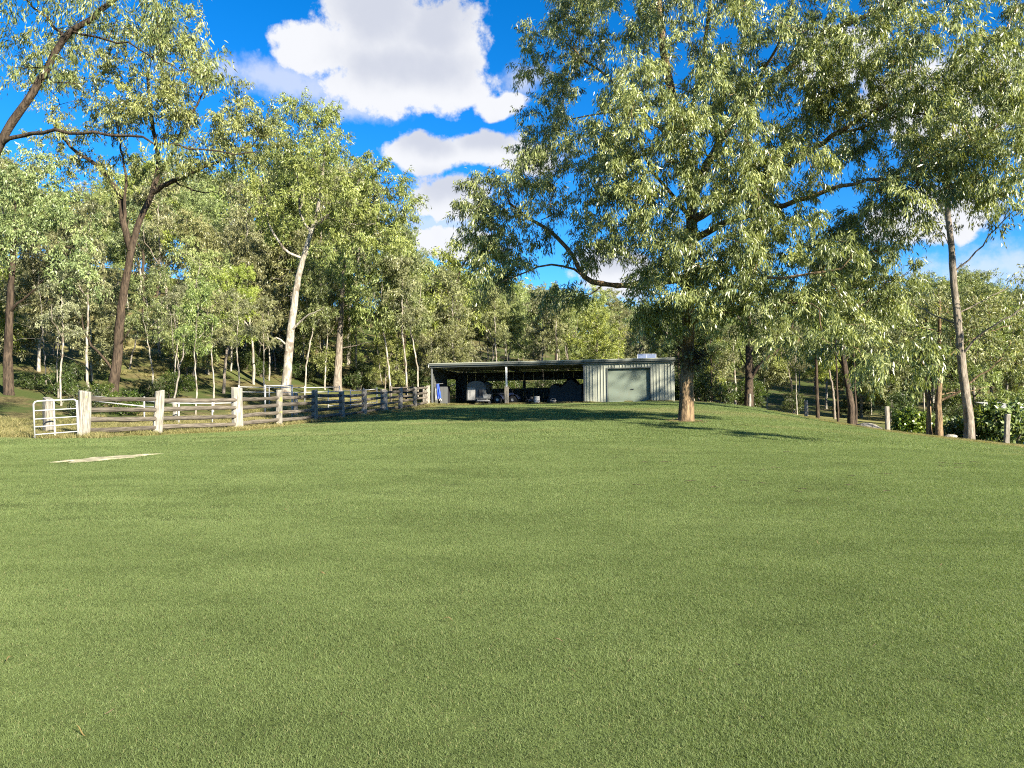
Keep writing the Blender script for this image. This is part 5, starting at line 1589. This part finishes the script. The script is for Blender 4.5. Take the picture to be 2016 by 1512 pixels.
def forest():
    rng = random.Random(77)
    cnt = 0
    names = {'gum': ('gum_tree', 'tree'), 'wattle': ('wattle_tree', 'tree'), 'slender': ('slender_gum_tree', 'tree'), 'bare': ('dead_sapling', 'tree')}
    desc = {('gum', 0): 'pale-trunked green gum', ('gum', 1): 'grey-barked yellow-green gum', ('gum', 2): 'pale-trunked olive gum', ('gum', 3): 'dark-trunked tall gum',
            ('wattle', 0): 'bushy yellow-green wattle', ('wattle', 1): 'bushy olive wattle', ('slender', 0): 'slender white-stemmed olive gum', ('slender', 1): 'slender bone-white green gum',
            ('bare', 0): 'leafless grey dead sapling', ('bare', 1): 'tall leafless dead sapling', ('bare', 2): 'short leafless pale sapling'}
    depthw = {0: 'front row', 1: 'middle row', 2: 'back row'}
    used = []
    def put(kind, px, D, top, row):
        nonlocal cnt
        x = (px - 1008) / F * D
        if any((x - a) ** 2 + (D - b) ** 2 < m * m for a, b, m in used): return
        g = h1(x, D)
        Ht = EYE + (756 - top) / F * D - g
        idx = rng.randrange(len(PR[kind])); base = PR[kind][idx][2]
        sc = min(max(Ht / base, .55), 1.6)
        used.append((x, D, 1.5))
        d = desc[(kind, idx)]; rg = region(px, D)
        lab = f'{depthw[row]} {d} {rg}'
        place(kind, idx, x, D, sc, rng.uniform(0, 6.28), names[kind][0], lab, lab, names[kind][1])
        cnt += 1
    for (D0, D1, n, jit, row) in ((50, 58, 24, 70, 0), (66, 74, 32, 55, 1), (82, 92, 32, 40, 1), (104, 118, 34, 20, 2)):
        for k in range(n):
            px = -140 + (2016 + 280) * (k + rng.uniform(.1, .9)) / n
            D = rng.uniform(D0, D1)
            if row == 0 and 470 < px < 1400: D = rng.uniform(61, 66)       # clear of yard and shed
            if row == 0 and px < 300: D = rng.uniform(40, 50)
            if row == 0 and px > 1400: D = rng.uniform(62, 70)
            top = canopy(px) + rng.uniform(-8, jit) + (25 if row == 0 else 0)
            if px > 1400 and row == 0 and rng.random() < .4: continue
            kind = rng.choice(['gum', 'gum', 'wattle', 'slender'] if row else ['gum', 'slender', 'slender', 'slender'] if px > 440 else ['wattle', 'gum', 'slender', 'slender'])
            if kind == 'wattle': top += rng.uniform(60, 140) if px < 850 else rng.uniform(20, 60)
            put(kind, px, D, top, row)
    # understorey wattles fill the gap between shrubs and crowns
    for k in range(18):
        px = rng.uniform(-60, 2060)
        D = rng.uniform(58, 70) if 470 < px < 1400 else (rng.uniform(42, 56) if px < 470 else rng.uniform(66, 80))
        put('wattle', px, D, rng.uniform(600, 670), 0)
    for k in range(78):
        px = rng.uniform(-40, 1420)
        if px < 470 and k % 2: continue
        D = rng.uniform(60, 72) if px > 470 else rng.uniform(36, 50)
        put('bare', px, D, canopy(px) + rng.uniform(120, 300), 0)
    for k, (px, D, top, kd) in enumerate([(385, 37, 555, 'slender'), (120, 36, 545, 'slender'), (300, 42, 540, 'slender'), (470, 45, 570, 'slender'), (150, 38, 520, 'slender'), (420, 40, 560, 'slender'), (60, 40, 520, 'slender'), (345, 46, 600, 'slender'), (520, 50, 600, 'slender'), (440, 48, 520, 'gum'),
                              (180, 44, 540, 'wattle'), (290, 50, 480, 'gum'), (410, 54, 430, 'gum'), (640, 60, 560, 'wattle'), (30, 44, 480, 'wattle'), (500, 54, 470, 'gum')]):
        put(kd, px, D, top, 0)
    for k in range(30):            # behind the shed
        px = rng.uniform(840, 1420); D = rng.uniform(66, 100)
        put(rng.choice(['wattle', 'slender', 'gum']), px, D, canopy(px) + rng.uniform(5, 75), 1)
    for k in range(30):            # brush and saplings up the left hillside
        px = rng.uniform(-60, 880); D = rng.uniform(62, 96)
        put(rng.choice(['wattle', 'slender', 'gum']), px, D, rng.uniform(430, 560) if px < 600 else rng.uniform(520, 600), 1)
    for px in (455, 478, 505, 530, 600, 640, 705, 735, 770, 800, 824):
        put('slender', px, rng.uniform(54, 62), rng.uniform(490, 560), 0)
    for k in range(14):
        put('gum', rng.uniform(1740, 2100), rng.uniform(76, 98), rng.uniform(525, 575), 1)
    # shrubs
    for k in range(120):
        px = rng.uniform(-100, 2100)
        if px < 440 and k % 2: continue
        D = rng.uniform(57, 68) if 440 < px < 1400 else (rng.uniform(33, 52) if px < 440 else rng.uniform(60, 78))
        x = (px - 1008) / F * D
        i = rng.randrange(3)
        d = ['round bright green bush', 'low dark green bush', 'upright dark green bush'][i]
        lab = f'{d} {region(px, D)}'
        place('shrub', i, x, D, rng.uniform(.45, .85) if px < 850 else rng.uniform(.6, 1.15), rng.uniform(0, 6.28), 'bush', lab, lab, 'bush')
    for i, (px, D, sc, lab) in enumerate([(1795, 43.5, .72, 'large-leaved bright bush right of the split post'), (1840, 46, .7, 'large-leaved bush behind the twin brown stems'), (1888, 44, .65, 'large-leaved bush left of the tall brown trunk'),
                                          (1945, 42, 1.0, 'large-leaved dark bush right of the tall brown trunk'), (1992, 41, 1.0, 'large-leaved bush behind the last split post'), (2045, 43, 1.1, 'large-leaved bush cut by the right edge of the picture')]):
        x = (px - 1008) / F * D
        place('broadleaf', 0, x, D, sc, i * 1.3, 'broadleaf_bush', lab, 'large-leaved bushes beyond the right-hand posts', 'bush')
    x, y = gnd(758, 60)[:2]
    place('wattle', 0, x, y, .62, 1.0, 'young_wattle_tree', 'young yellow-green wattle just left of the shed corner', None, 'tree')
    print('forest trees', cnt)
forest()

def distant_wood():
    """the hillside wood behind everything, which reads as one mass"""
    rng = np.random.default_rng(17)
    C = []
    for i in range(760):
        px = rng.uniform(-250, 2250); D = rng.uniform(98, 125) if px < 900 and i % 2 else rng.uniform(122, 160); _ = 0
        x = (px - 1008) / F * D; g = h1(x, D)
        top = EYE + (756 - canopy(px) - rng.uniform(15, 60)) / F * D - g
        top = max(top, 8.5)
        for k in range(5):
            C.append((x + rng.normal(0, 1.5), D + rng.normal(0, 1.5), g + top * (1 - .16 * k * rng.uniform(.6, 1.2))))
    me = leaf_mesh('distant_wood', rng, np.array(C), 1.9, 56, .62, .26, .5, M['leaf_forest'])
    tag(obj('distant_wood', me), 'distant green wood closing the view behind the trees', 'wood', None, 'stuff')
distant_wood()

def single_out():
    """forest things that look alike: say which one of its neighbours each is"""
    by = {}
    for o in COL.objects:
        if o.parent is None and o.get('group') and o.get('group') == o.get('label'): by.setdefault(o['label'], []).append(o)
    words = ['two', 'three', 'four', 'five', 'six', 'seven', 'eight', 'nine', 'ten', 'eleven', 'twelve', 'thirteen', 'fourteen', 'fifteen', 'sixteen', 'seventeen', 'eighteen']
    nth = ['leftmost', 'second from left', 'third from left', 'fourth from left', 'fifth from left', 'sixth from left', 'seventh from left', 'eighth from left', 'ninth from left', 'tenth from left', 'eleventh from left', 'twelfth from left', 'thirteenth from left', 'fourteenth from left', 'fifteenth from left', 'sixteenth from left']
    for lab, os in by.items():
        os.sort(key=lambda o: o.location.x / o.location.y)
        n = len(os)
        for k, o in enumerate(os):
            if n == 1: del o['group']
            elif k == n - 1: o['label'] = f'{lab}, rightmost of {words[n - 2]}'
            else: o['label'] = f'{lab}, {nth[min(k, 15)]} of {words[n - 2]}'
single_out()
